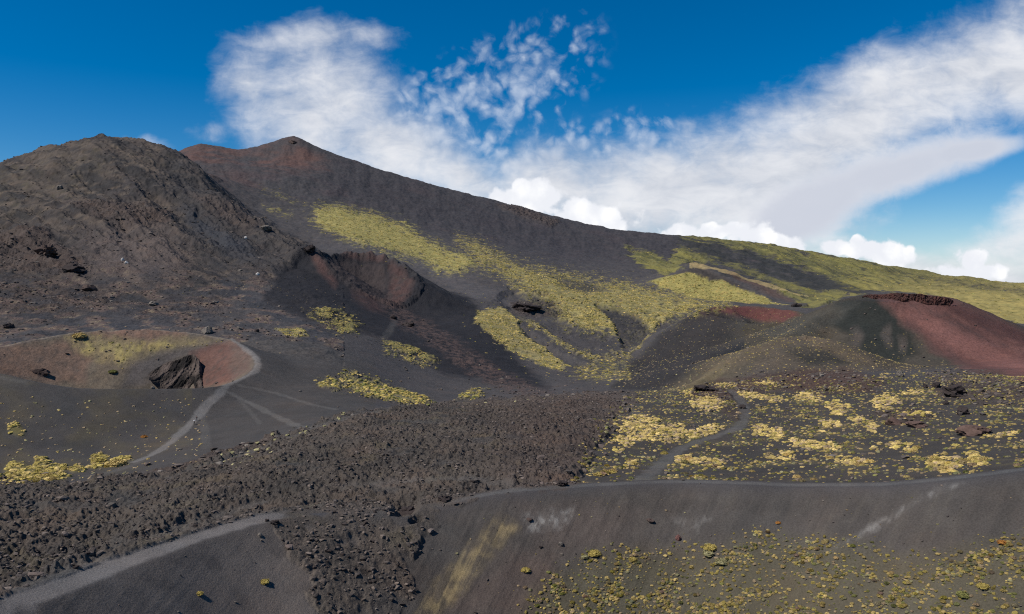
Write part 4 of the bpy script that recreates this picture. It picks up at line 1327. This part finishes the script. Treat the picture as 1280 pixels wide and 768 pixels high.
boulder('boulder', 321, 413, 6, 5, 'small dark stone on the ash right of the pale grey boulder', 'boulder', B_DK, 411, 3, 380, 800)
boulder('boulder', 299, 410, 7, 5, 'pale stone right of the boulder behind the crater rim', 'boulder', B_GR, 412, 3, 380, 800)
boulder('boulder', 11, 407, 11, 7, 'black lava block at the far left above the crater rim', 'boulder', B_DK, 413, 4, 380, 800, 0.6)
boulder('boulder', 192, 379, 10, 6, 'grey rock standing out of the scree right above the left crater', 'boulder', B_GR, 414, 3, 400, 900)
boulder('boulder', 112, 359, 16, 7, 'grey topped rock on a low brown bank below the left mountain', 'boulder', B_BR, 415, 4, 450, 1000)
boulder('boulder', 153, 324, 4, 4, 'left of two tiny white stones on the bare scree bowl', 'boulder', B_WH, 416, 3, 500, 1200)
boulder('boulder', 158, 328, 4, 4, 'right of two tiny white stones on the bare scree bowl', 'boulder', B_WH, 417, 3, 500, 1200)
boulder('boulder', 307, 297, 4, 4, 'tiny white stone on the dark ash gully of the left mountain', 'boulder', B_WH, 418, 3, 600, 1300)
boulder('boulder', 322, 342, 5, 4, 'tiny white stone left of the dark cone', 'boulder', B_WH, 419, 3, 450, 1000)
boulder('boulder', 75, 234, 6, 6, 'pale block high on the shoulder of the left mountain', 'boulder', B_GR, 420, 3, 800, 1500)
boulder('boulder', 333, 284, 13, 7, 'pale grey boulder on the right ridge of the left mountain', 'boulder', B_GR, 421, 4, 700, 1400)
boulder('boulder', 57, 311, 22, 14, 'dark knob of rock on the lower left mountainside', 'rock', B_BR, 422, 4, 600, 1200, 0.65)
boulder('boulder', 93, 334, 24, 10, 'low dark lava ledge below the knob of rock', 'rock', B_DK, 423, 4, 500, 1100, 0.65)
boulder('boulder', 344, 652, 10, 6, 'dark lava block lying at the upper end of the grey rim path', 'boulder', B_DK, 424, 4, 80, 200, 0.6)
boulder('boulder', 325, 668, 6, 5, 'single pale stone on ash below the end of the grey rim path', 'boulder', B_GR, 425, 3, 80, 200)
boulder('boulder', 334, 650, 5, 4, 'dark stone sitting on the grey rim path near its end', 'boulder', B_DK, 426, 3, 80, 200)
boulder('boulder', 510, 637, 26, 10, 'black cluster of lava blocks in the hollow of the flow', 'rock', B_DK, 427, 4, 80, 200, 0.8)
boulder('boulder', 556, 622, 18, 8, 'dark lava block where the flow meets the right rim path', 'rock', B_DK, 428, 4, 100, 220, 0.75)
boulder('boulder', 703, 603, 14, 8, 'dark lava block at the right tip of the flow above the rim path', 'rock', B_DK, 429, 4, 100, 260, 0.75)
boulder('boulder', 848, 671, 7, 7, 'reddish rock with a dark hollow on the near crater wall', 'boulder', tone(120, 86, 80), 430, 4, 80, 140)
boulder('boulder', 813, 650, 10, 4, 'flat dark slab upper middle of the near crater wall', 'boulder', B_BR, 431, 3, 80, 140)
boulder('boulder', 662, 649, 8, 4, 'flat dark slab in the pale scar of the near crater wall', 'boulder', B_BR, 432, 3, 80, 140)
boulder('boulder', 676, 683, 5, 3, 'small dark stone below the pale scar', 'boulder', B_DK, 433, 3, 80, 140)
boulder('boulder', 701, 679, 6, 5, 'pale pinkish stone below the right end of the pale scar', 'boulder', B_GR, 434, 3, 80, 140)
boulder('boulder', 928, 508, 8, 6, 'dark rock beside the bend of the field path', 'boulder', B_DK, 435, 3, 180, 400, 0.6)
boulder('rock_outcrop', 884, 484, 34, 8, 'long black lava outcrop left of the top of the field path', 'rock', B_DK, 436, 5, 250, 520, 0.8)
boulder('rock_outcrop', 660, 383, 40, 12, 'dark blocky lava outcrop between the yellow grass slopes', 'rock', B_DK, 437, 5, 500, 1100, 0.8)
boulder('rock_outcrop', 995, 381, 14, 6, 'black rocks at the foot of the green hill', 'rock', B_DK, 438, 4, 900, 1600, 0.7)
boulder('rock_outcrop', 387, 309, 14, 9, 'dark rock spike on the left tip of the dark cone', 'rock', B_DK, 439, 5, 600, 1100, 0.7)
boulder('rock_outcrop', 510, 404, 18, 8, 'black rocks in the gully below the breached red crater', 'rock', B_DK, 440, 4, 500, 900, 0.8)
boulder('rock_outcrop', 492, 396, 10, 6, 'dark rock at the lip of the breached red crater', 'rock', B_DK, 441, 4, 500, 900, 0.8)
boulder('rock_outcrop', 50, 464, 20, 8, 'black cavernous rocks on the left inner wall of the left crater', 'rock', B_BR, 442, 5, 310, 420, 0.9, 0.5)
boulder('rock_outcrop', 366, 177, 10, 5, 'dark rocky tip on the pointed summit', 'rock', B_BR, 443, 4, 2000, 2800, 0.5)


# the crag in the wall of the left crater and the ledge on the red cone
def crag(name, outline, r_of, thick, label, col, seed, push=0.0):
    """a rock body grown from its outline seen from the rim: given real depth, broken by ridges"""
    p = np.array(outline, float)
    xs = np.linspace(p[:, 0].min(), p[:, 0].max(), 90); ys = np.linspace(p[:, 1].min(), p[:, 1].max(), 60)
    gx, gy = np.meshgrid(xs, ys)
    ins = np.zeros(gx.shape, bool); d2 = np.full(gx.shape, 1e9)
    for i in range(len(p)):
        ax, ay = p[i]; bx, by = p[(i + 1) % len(p)]
        ex, ey = bx - ax, by - ay
        t = np.clip(((gx - ax) * ex + (gy - ay) * ey) / (ex * ex + ey * ey), 0, 1)
        d2 = np.minimum(d2, (gx - ax - t * ex) ** 2 + (gy - ay - t * ey) ** 2)
        ins ^= ((ay > gy) != (by > gy)) & (gx < ex * (gy - ay) / (ey if abs(ey) > 1e-9 else 1e-9) + ax)
    depth = np.sqrt(d2) * ins
    return gx, gy, ins, depth


def crag_body(name, px0, px1, top, bot, r_back, bulge, label, cat, col, seed, nx=110, ny=46, rough=1.0, col2=None, foot=0.0):
    """top/bot: outline rows as functions of px; the body is a thick block against the slope with a broken front and a top"""
    us = np.linspace(0, 1, nx)
    xs = px0 + (px1 - px0) * us
    tp = np.interp(xs, *zip(*top)); bt = np.interp(xs, *zip(*bot))
    vs = []
    rb = np.interp(xs, *zip(*r_back))
    for k in range(ny):
        w = k / (ny - 1)                    # 0 = foot of the front, 1 = rear of the top
        if w < 0.75:
            q = w / 0.75
            py = bt + (tp - bt) * q
            out = bulge * np.sqrt(np.clip(1 - (2 * us - 1) ** 2, 0, 1)) * (1 - 0.55 * q ** 2)
            r = rb - out - foot * (1 - q)
        else:
            q = (w - 0.75) / 0.25
            py = tp + 0 * q
            r = rb - bulge * np.sqrt(np.clip(1 - (2 * us - 1) ** 2, 0, 1)) * 0.45 * (1 - q) + 3.0 * q
        a, v = pix(xs, py)
        z = v * r if w < 0.75 else v * (rb - bulge * np.sqrt(np.clip(1 - (2 * us - 1) ** 2, 0, 1)) * 0.45) - 1.5 * ((w - 0.75) / 0.25) ** 2
        vs.append(np.stack([r * np.sin(a), r * np.cos(a), z + Z0], -1))
    v = np.array(vs)
    tt = v.reshape(-1, 3)
    c0 = tt.mean(0)
    nz = ridged((tt[:, 0] - c0[0]) / 5.0, tt[:, 2] / 9.0, 4, seed, 0.6)
    nz2 = ridged((tt[:, 0] - c0[0]) / 1.8, tt[:, 2] / 1.8, 3, seed + 7, 0.6)
    dirv = np.array([-c0[0], -c0[1], 0]); dirv /= np.linalg.norm(dirv)
    tt = tt + (nz * 1.7 * rough + nz2 * 0.6 * rough)[:, None] * dirv + np.array([0, 0, 1.0]) * (fbm(tt[:, 0] / 2.2, tt[:, 1] / 2.2 + tt[:, 2], 3, seed + 9) * 0.5 * rough)[:, None]
    ii = np.arange(ny * nx).reshape(ny, nx)
    f = np.stack([ii[:-1, :-1], ii[:-1, 1:], ii[1:, 1:], ii[1:, :-1]], -1).reshape(-1, 4)
    org = np.array([c0[0], c0[1], tt[:, 2].min()])
    me = raw_mesh(name, tt - org, f, M_ROCK, False)
    mixn = sstep(fbm((tt[:, 0] - c0[0]) / 5.0, tt[:, 2] / 6.5, 5, seed + 3), -0.2, 0.3)[:, None]
    fattr(me, 'tint', np.array(col) * (1 - mixn) + np.array(col2 if col2 is not None else col) * mixn, 'COL')
    o = link(name, me); o.location = org
    return tag(o, label, cat)


crag_body('lava_crag', 186, 253, [(186, 467), (196, 460), (210, 453), (224, 449), (234, 444), (242, 443), (249, 449), (253, 462)],
          [(186, 474), (200, 488), (240, 491), (253, 487)], [(186, 380), (215, 384), (240, 383), (253, 374)], 4.0,
          'black fissured lava crag on the right inner wall of the left crater', 'rock', tone(38, 34, 32), 451, rough=1.3, col2=tone(100, 88, 81), foot=19.0)
crag_body('rock_ledge', 1078, 1192, [(1078, 370), (1090, 368), (1104, 369), (1120, 366), (1138, 368), (1150, 367), (1165, 371), (1172, 370), (1186, 373), (1192, 376)],
          [(1078, 371), (1095, 374), (1108, 373), (1130, 378), (1142, 376), (1160, 382), (1186, 383), (1192, 379)], [(1078, 606), (1130, 602), (1192, 612)], 3.0,
          'dark red rock ledge crowning the red cone', 'rock', tone(78, 56, 52), 452, nx=170, ny=36, rough=1.35, col2=tone(92, 62, 56))

# ---------------------------------------------------------------- cushions of vegetation
STRAW = tone(204, 178, 114); YEL = tone(184, 164, 92); GRN = tone(136, 134, 78); PGR = tone(166, 158, 116); TAN = tone(172, 150, 118); RUST = tone(184, 128, 66); OLV = tone(136, 128, 74)
field = poly([(738, 545), (770, 515), (800, 496), (860, 490), (960, 470), (1050, 480), (1300, 455), (1300, 640), (700, 640)], 8, 10, 140, 420) * (1 - np.clip(way * 2.5, 0, 1))
clump = ell([(822, 540, 48, 12, 3), (785, 550, 24, 7, -6), (800, 527, 22, 8, 0), (885, 506, 22, 9, 5), (880, 540, 30, 6, -8), (870, 577, 45, 6, 5), (835, 573, 12, 6, 0), (787, 578, 10, 4, 0), (760, 592, 10, 3, -10),
             (776, 562, 8, 4, 0), (1014, 497, 18, 6, 0), (1107, 502, 16, 9, 0), (1050, 510, 12, 9, 0), (1090, 535, 8, 8, 0), (1071, 525, 9, 5, 0), (1040, 530, 15, 5, 0), (960, 540, 24, 9, 15), (1010, 556, 42, 7, 8),
             (975, 570, 20, 7, 0), (1125, 558, 26, 6, 12), (1180, 580, 24, 10, 0), (1222, 576, 15, 10, 0), (1140, 491, 15, 3, 0), (942, 496, 22, 4, 5), (970, 500, 14, 4, 0), (860, 483 + 10, 8, 4, 0), (815, 482, 9, 3, -15),
             (1060, 575, 30, 6, 8), (930, 520, 8, 5, 0), (1150, 520, 20, 4, 0), (1040, 505, 10, 5, 0), (1100, 470, 12, 3, 0), (910, 482, 14, 2.5, -5), (960, 481, 16, 2.5, 0), (1260, 545, 14, 4, 0)], 0.35, 5, 140, 430)
field_n = sstep(fbm(X / 11, Y / 11, 4, 211), -0.02, 0.35)
mid_flank = mid_m
right_foot = fl(tr, 190) * (tr > 40) * (gr > 380) * (gr < 640) * (PX > 930) * (red_right < 0.3)
lfl = fl(tl, 110) * (tl > 8) * (PX < 260) * (gr < 310) * (gr > 195)
gap = sstep(fbm(X / 20, Y / 20, 4, 213), -0.35, 0.1)
gap_far = sstep(fbm(ga * 130, LR * 100, 4, 215), -0.25, 0.25)
zones = [
    # name, density, dia0, dia1, colours
    ('field', field * (0.16 + 0.65 * field_n), 0.35, 1.3, [YEL, STRAW, PGR, OLV, TAN, GRN, STRAW]),
    ('clump', sstep(clump + 0.9 * fbm(X / 5, Y / 5, 4, 219), 0.35, 0.95) * field * 0.85, 0.8, 2.0, [STRAW, STRAW, YEL, TAN, STRAW]),
    ('wall', shrub_wall * (gr > 80) * np.clip(3.0 + 14.0 * sstep(fbm(X / 4, Y / 4, 4, 217), -0.15, 0.45), 0, 18), 0.12, 0.72, [STRAW, YEL, PGR, TAN, STRAW, YEL, GRN]),
    ('wall', wall * (gr > 80) * 0.05 * (PX > 560), 0.15, 0.45, [PGR, TAN, YEL]),
    ('bottom_left', left_grass * 0.8, 0.8, 2.0, [YEL, STRAW, YEL]),
    ('flank', lfl * 0.2 * (0.2 + 1.2 * sstep(n_med, 0.5, 0.66)), 0.4, 1.0, [TAN, PGR, TAN, STRAW]),
    ('bowl', cr_yellow * 0.12, 0.4, 1.0, [YEL, STRAW, TAN]),
    ('low', grass_low * 0.45 * gap, 0.9, 2.2, [YEL, STRAW, YEL, GRN]),
    ('mid', grass_mid * (1 - swale) * 0.30 * gap, 1.2, 3.0, [YEL, YEL, STRAW, OLV]),
    ('band', grass_band * (1 - swale) * 0.10 * gap, 1.8, 4.0, [YEL, YEL, STRAW, OLV]),
    ('up', grass_up * 0.07 * gap_far, 1.6, 4.0, [YEL, YEL, OLV, STRAW]),
    ('stray', poly([(380, 262), (420, 245), (500, 268), (560, 290), (680, 325), (800, 350), (920, 372), (880, 402), (790, 440), (730, 470), (660, 460), (600, 420), (585, 380), (620, 360), (560, 345), (480, 325), (400, 295)], 26, 14, 480, 2000)
     * (0.004 + 0.03 * sstep(FRN, 0.1, 0.45)) * (gr < 1500) * (1 - 0.7 * swale), 1.0, 2.4, [YEL, OLV, TAN, GRN]),
    ('right', grass_right * 0.009 * gap_far * (gr < 2500), 2.0, 6.0, [OLV, OLV, GRN, YEL]),
    ('hill', grass_hill * 0.05, 2, 4.5, [YEL, OLV, STRAW]),
    ('cone', mid_flank * 0.05 * (0.2 + 1.2 * n_med), 0.7, 1.7, [TAN, PGR, TAN, YEL]),
    ('mound', fl(tmo, 60) * (gr > 400) * 0.14, 0.5, 1.3, [TAN, STRAW, YEL]),
    ('foot', right_foot * 0.10 * (0.2 + field_n), 0.5, 1.4, [YEL, TAN, STRAW]),
    ('verge', mx(poly([(262, 582), (330, 556), (400, 530), (432, 518), (428, 530), (355, 562), (290, 588)], 4, 8, 180, 330) * 0.3 * sstep(FRN, 0.0, 0.3), poly([(560, 506), (660, 500), (740, 494), (735, 500), (650, 506), (570, 512)], 3, 5, 250, 400) * 0.12 * sstep(FRN, 0.1, 0.4)), 0.6, 1.8, [TAN, PGR, PGR]),
    ('ash', midland * 0.02 * sstep(n_big, 0.5, 0.65), 0.6, 1.6, [TAN, TAN, OLV]),
]
bx, by, bd, bc, bz_, bs = [], [], [], [], [], []
for k, (nm, den, d0, d1, cols) in enumerate(zones):
    x, y, j, i, g = scatter(den * (1 - np.clip(way * 3, 0, 1)), 500 + k)
    n = len(x)
    d = d0 + (d1 - d0) * g.random(n) ** 1.8
    bx.append(x); by.append(y); bd.append(d); bz_ += [nm] * n
    bc.append(np.array([cols[q] for q in g.integers(0, len(cols), n)]).reshape(n, 3) * (0.75 + 0.5 * g.random(n))[:, None])
    print('zone', nm, n)
bx = np.concatenate(bx); by = np.concatenate(by); bd = np.concatenate(bd); bc = np.concatenate(bc); bz_ = np.array(bz_)
# stands of greener and of drier plants
_br = np.hypot(bx, by); _pa = np.arctan2(bx, by)
_pn = fbm(_pa * 75, np.log(_br) * 62, 5, 131)
bc = bc * np.clip(1.0 + 0.9 * _pn, 0.55, 1.4)[:, None]
bc = np.where((bz_ == 'wall')[:, None], bc * 0.62, bc)
bc = np.where((bz_ == 'field')[:, None], bc * 0.75, bc)
_gm = sstep(-_pn, 0.05, 0.35)[:, None] * (_br > 330)[:, None]
bc = bc * (1 - 0.5 * _gm) + 0.5 * _gm * bc * np.array([0.72, 0.86, 0.72])
# a few placed by eye: the shrubs one can pick out
picked = [(743, 690, 15, YEL, 'large yellow green cushion shrub, biggest on the near crater wall'), (731, 695, 9, PGR, 'pale green cushion just left of the biggest shrub on the wall'),
          (657, 711, 11, YEL, 'lone yellow cushion shrub left on the near crater wall below the pale scar'), (791, 698, 10, YEL, 'yellow shrub right of the biggest shrub on the wall'),
          (888, 682, 15, YEL, 'yellow green shrub uppermost among those right of the biggest shrub'), (886, 690, 13, PGR, 'round pale green shrub right below the yellow uppermost one'), (902, 700, 15, PGR, 'wide pale green cushion, lowest of three right of the biggest shrub'),
          (1253, 677, 9, RUST, 'bright orange yellow shrub at the far right of the near crater wall'), (973, 653, 6, RUST, 'small rust orange shrub alone high on the near crater wall'),
          (1229, 731, 12, YEL, 'yellow green round shrub near the bottom right corner'), (1204, 742, 13, GRN, 'green round shrub left of the one near the bottom right corner'),
          (330, 726, 11, YEL, 'bright yellow shrub on ash left of the lava tongue'), (249, 741, 9, YEL, 'yellow shrub at the bottom edge below the grey rim path'),
          (141, 464, 9, GRN, 'small dark green bush inside the left crater'), (180, 545, 7, RUST, 'rust yellow bush on the outer flank of the left crater'),
          (99, 418, 14, STRAW, 'straw coloured shrub just behind the left crater rim'), (192, 466, 6, YEL, 'yellow bush by the foot of the black crag'),
          (123, 575, 14, YEL, 'yellow green cushion left of the foot of the flank path'), (147, 577, 18, STRAW, 'straw yellow cushion beside the foot of the flank path')]
TUFT = [tuft_shape(600 + i) for i in range(6)]
LABELS = {
    'wall': ('cushion shrub among the dense speckle on the near crater wall at lower right', 'cushion shrubs on the near crater wall'),
    'field': ('cushion shrub scattered over the dark field by the winding path', 'cushion shrubs on the dark field'),
    'clump': ('straw yellow cushion in one of the dense clumps on the dark field', 'straw cushions clumped on the dark field'),
    'bottom_left': ('yellow cushion in the row of shrubs at the left edge below the crater', 'yellow cushions below the left crater'),
}


def bush(x, y, dia, col, label, group, k, h=1.0):
    me = bush_meshes[k % len(bush_meshes)]
    key = tuple(int(q * 18) for q in np.array(col) / 0.5 * 3)
    mm = tint_cache.get((k % 6, key))
    if mm is None:
        v, f = TUFT[k % 6]
        mm = raw_mesh('cushion_shrub', v, f, M_BUSH, False)
        g = np.random.default_rng(k)
        fattr(mm, 'tint', np.clip(np.array(col)[None] * (0.72 + 0.45 * np.clip(v[:, 2:3] / 0.7, 0, 1) * 0 + 0.3 * g.random((len(v), 1))), 0, 1), 'COL')
        tint_cache[(k % 6, key)] = mm
    o = link('cushion_shrub', mm)
    o.location = (x, y, float(zat(np.array(x), np.array(y))) - 0.03 * dia)
    o.scale = (dia / 2, dia / 2, dia / 2 * h)
    o.rotation_euler = (0, 0, (k * 2.399) % 6.283)
    return tag(o, label, 'shrub', group)


bush_meshes = [0]
tint_cache = {}
for k, (px, py, w, col, lab) in enumerate(picked):
    x, y, z, r = spot(px, py + w * 0.2, 70, 900)
    bush(x, y, w * math.hypot(r, Z0 - z) / F, col, lab, None, k, 0.9)
bzw = zat(bx, by)
bpx, bpy_ = proj(bx, by, bzw - Z0)
br = np.hypot(bx, by)
size = bd / np.hypot(br, Z0 - bzw) * F
okv = (bpx > 5) & (bpx < 1275) & (bpy_ > 20) & (bpy_ < 764)
# keep to those the rim does not hide
for nm_r in (1,):
    hid = (bpy_ > np.interp(bpx, [q[0] for q in _rim], [q[1] for q in _rim]) - 1) & (br > np.interp(np.arctan2(bx, by), _rt[:, 0], _rt[:, 1]) + 1)
okv &= ~hid & np.isin(bz_, list(LABELS))
quota = {'wall': 150, 'field': 45, 'clump': 55, 'bottom_left': 25}
single = np.zeros(len(bx), bool)
for nm, q in quota.items():
    c_ = np.nonzero(okv & (bz_ == nm))[0]
    single[c_[np.argsort(-size[c_])[:q]]] = True
for k, q in enumerate(np.nonzero(single)[0]):
    lab, grp = LABELS[bz_[q]]
    bush(float(bx[q]), float(by[q]), float(bd[q]), np.round(bc[q] * 30) / 30, lab, grp, k)
rest = ~single
g = np.random.default_rng(77)
near_b = rest & (br < 420)
far_b = rest & ~near_b
D_NEAR = [dome_shape(4, 9, 700 + i, 0.62, 0.22) for i in range(8)]
D_FAR = [dome_shape(2, 6, 720 + i, 0.38, 0.22) for i in range(8)]
for nm, sel_, shp, lab in (('shrub_cover', near_b, D_NEAR, 'countless small yellow cushion plants on the near slopes and field'),
                           ('grass_cover', far_b, D_FAR, 'yellow green tussock cover on the distant slopes')):
    k = np.nonzero(sel_)[0]; n = len(k)
    sc = np.stack([bd[k] / 2 * (0.8 + 0.4 * g.random(n)), bd[k] / 2 * (0.8 + 0.4 * g.random(n)), bd[k] / 2 * (0.7 + 0.6 * g.random(n))], -1)
    o = merge(nm, shp, g.integers(0, len(shp), n), np.stack([bx[k], by[k], bzw[k] - 0.05 * bd[k]], -1), sc, g.random(n) * 6.28, bc[k], M_BUSH)
    tag(o, lab, 'plants', kind='stuff')
    print(nm, n)


# ---------------------------------------------------------------- the two walkers
def plain(name, col, rough=0.8):
    m = bpy.data.materials.new(name); m.use_nodes = True
    t = m.node_tree; b = t.nodes['Principled BSDF']; N = NT(t)
    P = N.new('ShaderNodeNewGeometry').outputs['Position']
    f = N.noise(P, 12.0, 3, 0.5)
    c = N.v('SCALE', tuple(col), scale=N.m('ADD', 0.8, N.m('MULTIPLY', f, 0.4)))
    t.links.new(c, b.inputs['Base Color'])
    b.inputs['Roughness'].default_value = rough
    return m


def skin_mesh(name, joints, edges, mat, parent=None, levels=2):
    """one continuous surface grown round a skeleton of joints (position, radius)"""
    me = bpy.data.meshes.new(name)
    me.from_pydata([j[0] for j in joints], edges, [])
    o = bpy.data.objects.new(name, me); COL.objects.link(o)
    o.modifiers.new('skin', 'SKIN')
    if not me.skin_vertices: me.attributes.new  # the layer comes with the modifier
    bpy.context.view_layer.objects.active = o
    if not me.skin_vertices:
        bpy.ops.mesh.customdata_skin_add()
    for k, j in enumerate(joints):
        r = j[1]
        me.skin_vertices[0].data[k].radius = (r, r) if not isinstance(r, tuple) else r
    me.skin_vertices[0].data[0].use_root = True
    sb = o.modifiers.new('subdivision', 'SUBSURF'); sb.levels = levels; sb.render_levels = levels
    dg = bpy.context.evaluated_depsgraph_get()
    m2 = bpy.data.meshes.new_from_object(o.evaluated_get(dg))
    bpy.data.objects.remove(o, do_unlink=True)
    m2.name = name
    m2.materials.clear(); m2.materials.append(mat)
    for p in m2.polygons: p.use_smooth = True
    return link(name, m2, parent)


SKIN = plain('skin', (0.35, 0.2, 0.14), 0.6); HAIR = plain('hair', (0.02, 0.015, 0.01), 0.7)


def person(px, py_foot, shirt_col, trouser_col, shoe_col, hat_col, label, yaw, step):
    x, y, z, r = spot(px, py_foot, 200, 340)
    root = bpy.data.objects.new('person', None); COL.objects.link(root)
    root.location = (x, y, z); root.rotation_euler = (0, 0, yaw)
    tag(root, label, 'person', 'walkers on the flank path')
    s = step
    J = {'pel': ((0, 0, .95), .14), 'bel': ((0, .01, 1.12), .135), 'che': ((0, .03, 1.32), .155), 'nek': ((0, .04, 1.5), .06), 'hd0': ((0, .05, 1.6), .085), 'hd1': ((0, .055, 1.72), .085),
         'sl': ((-.18, .03, 1.42), .065), 'el': ((-.25, .03 - s * .35, 1.16), .047), 'wl': ((-.25, .12 - s * .5, .95), .034), 'hl': ((-.25, .16 - s * .5, .86), .035),
         'sr': ((.18, .03, 1.42), .065), 'er': ((.25, .03 + s * .35, 1.16), .047), 'wr': ((.25, .12 + s * .5, .95), .034), 'hr': ((.25, .16 + s * .5, .86), .035),
         'tl': ((-.1, 0, .88), .1), 'kl': ((-.1, s * .45 + .04, .5), .065), 'al': ((-.1, s * .6 - .03, .09), .045), 'fl': ((-.11, s * .6 + .13, .04), .036),
         'tr': ((.1, 0, .88), .1), 'kr': ((.1, -s * .35 + .06, .5), .065), 'ar': ((.1, -s * .6 - .03, .1), .045), 'fr': ((.11, -s * .6 + .12, .04), .036)}
    def grow(name, keys, es, mat, grow_r=0.0):
        ids = {k: i for i, k in enumerate(keys)}
        return skin_mesh(name, [(J[k][0], J[k][1] + grow_r) for k in keys], [(ids[a], ids[b]) for a, b in es], mat, root)
    all_e = [('pel', 'bel'), ('bel', 'che'), ('che', 'nek'), ('nek', 'hd0'), ('hd0', 'hd1'), ('che', 'sl'), ('sl', 'el'), ('el', 'wl'), ('wl', 'hl'), ('che', 'sr'), ('sr', 'er'), ('er', 'wr'), ('wr', 'hr'),
             ('pel', 'tl'), ('tl', 'kl'), ('kl', 'al'), ('al', 'fl'), ('pel', 'tr'), ('tr', 'kr'), ('kr', 'ar'), ('ar', 'fr')]
    grow('body', list(J), all_e, SKIN)
    grow('shirt', ['pel', 'bel', 'che', 'sl', 'el', 'sr', 'er'], [('pel', 'bel'), ('bel', 'che'), ('che', 'sl'), ('sl', 'el'), ('che', 'sr'), ('sr', 'er')], plain('shirt_cloth', shirt_col), .018)
    grow('trousers', ['pel', 'tl', 'kl', 'al', 'tr', 'kr', 'ar'], [('pel', 'tl'), ('tl', 'kl'), ('kl', 'al'), ('pel', 'tr'), ('tr', 'kr'), ('kr', 'ar')], plain('trouser_cloth', trouser_col), .02)
    for a, f_ in (('al', 'fl'), ('ar', 'fr')):
        skin_mesh('shoe', [((J[a][0][0], J[a][0][1] - .03, .05), .055), ((J[f_][0][0], J[f_][0][1], .045), .05)], [(0, 1)], plain('shoe_leather', shoe_col), root, 2)
    skin_mesh('hair', [((0, .03, 1.66), .085), ((0, .035, 1.75), .085)], [(0, 1)], plain('hair_colour', hat_col), root, 2)
    return root


person(243.0, 531.0, (0.75, 0.75, 0.74), (0.012, 0.012, 0.015), (0.1, 0.09, 0.08), (0.75, 0.74, 0.72), 'walker in white top and dark trousers, the lower of two on the path', 2.4, 0.42)
person(245.8, 526.5, (0.014, 0.013, 0.016), (0.10, 0.10, 0.11), (0.03, 0.03, 0.03), (0.02, 0.015, 0.01), 'walker in dark top and grey trousers, the upper of two on the path', -0.6, 0.4)
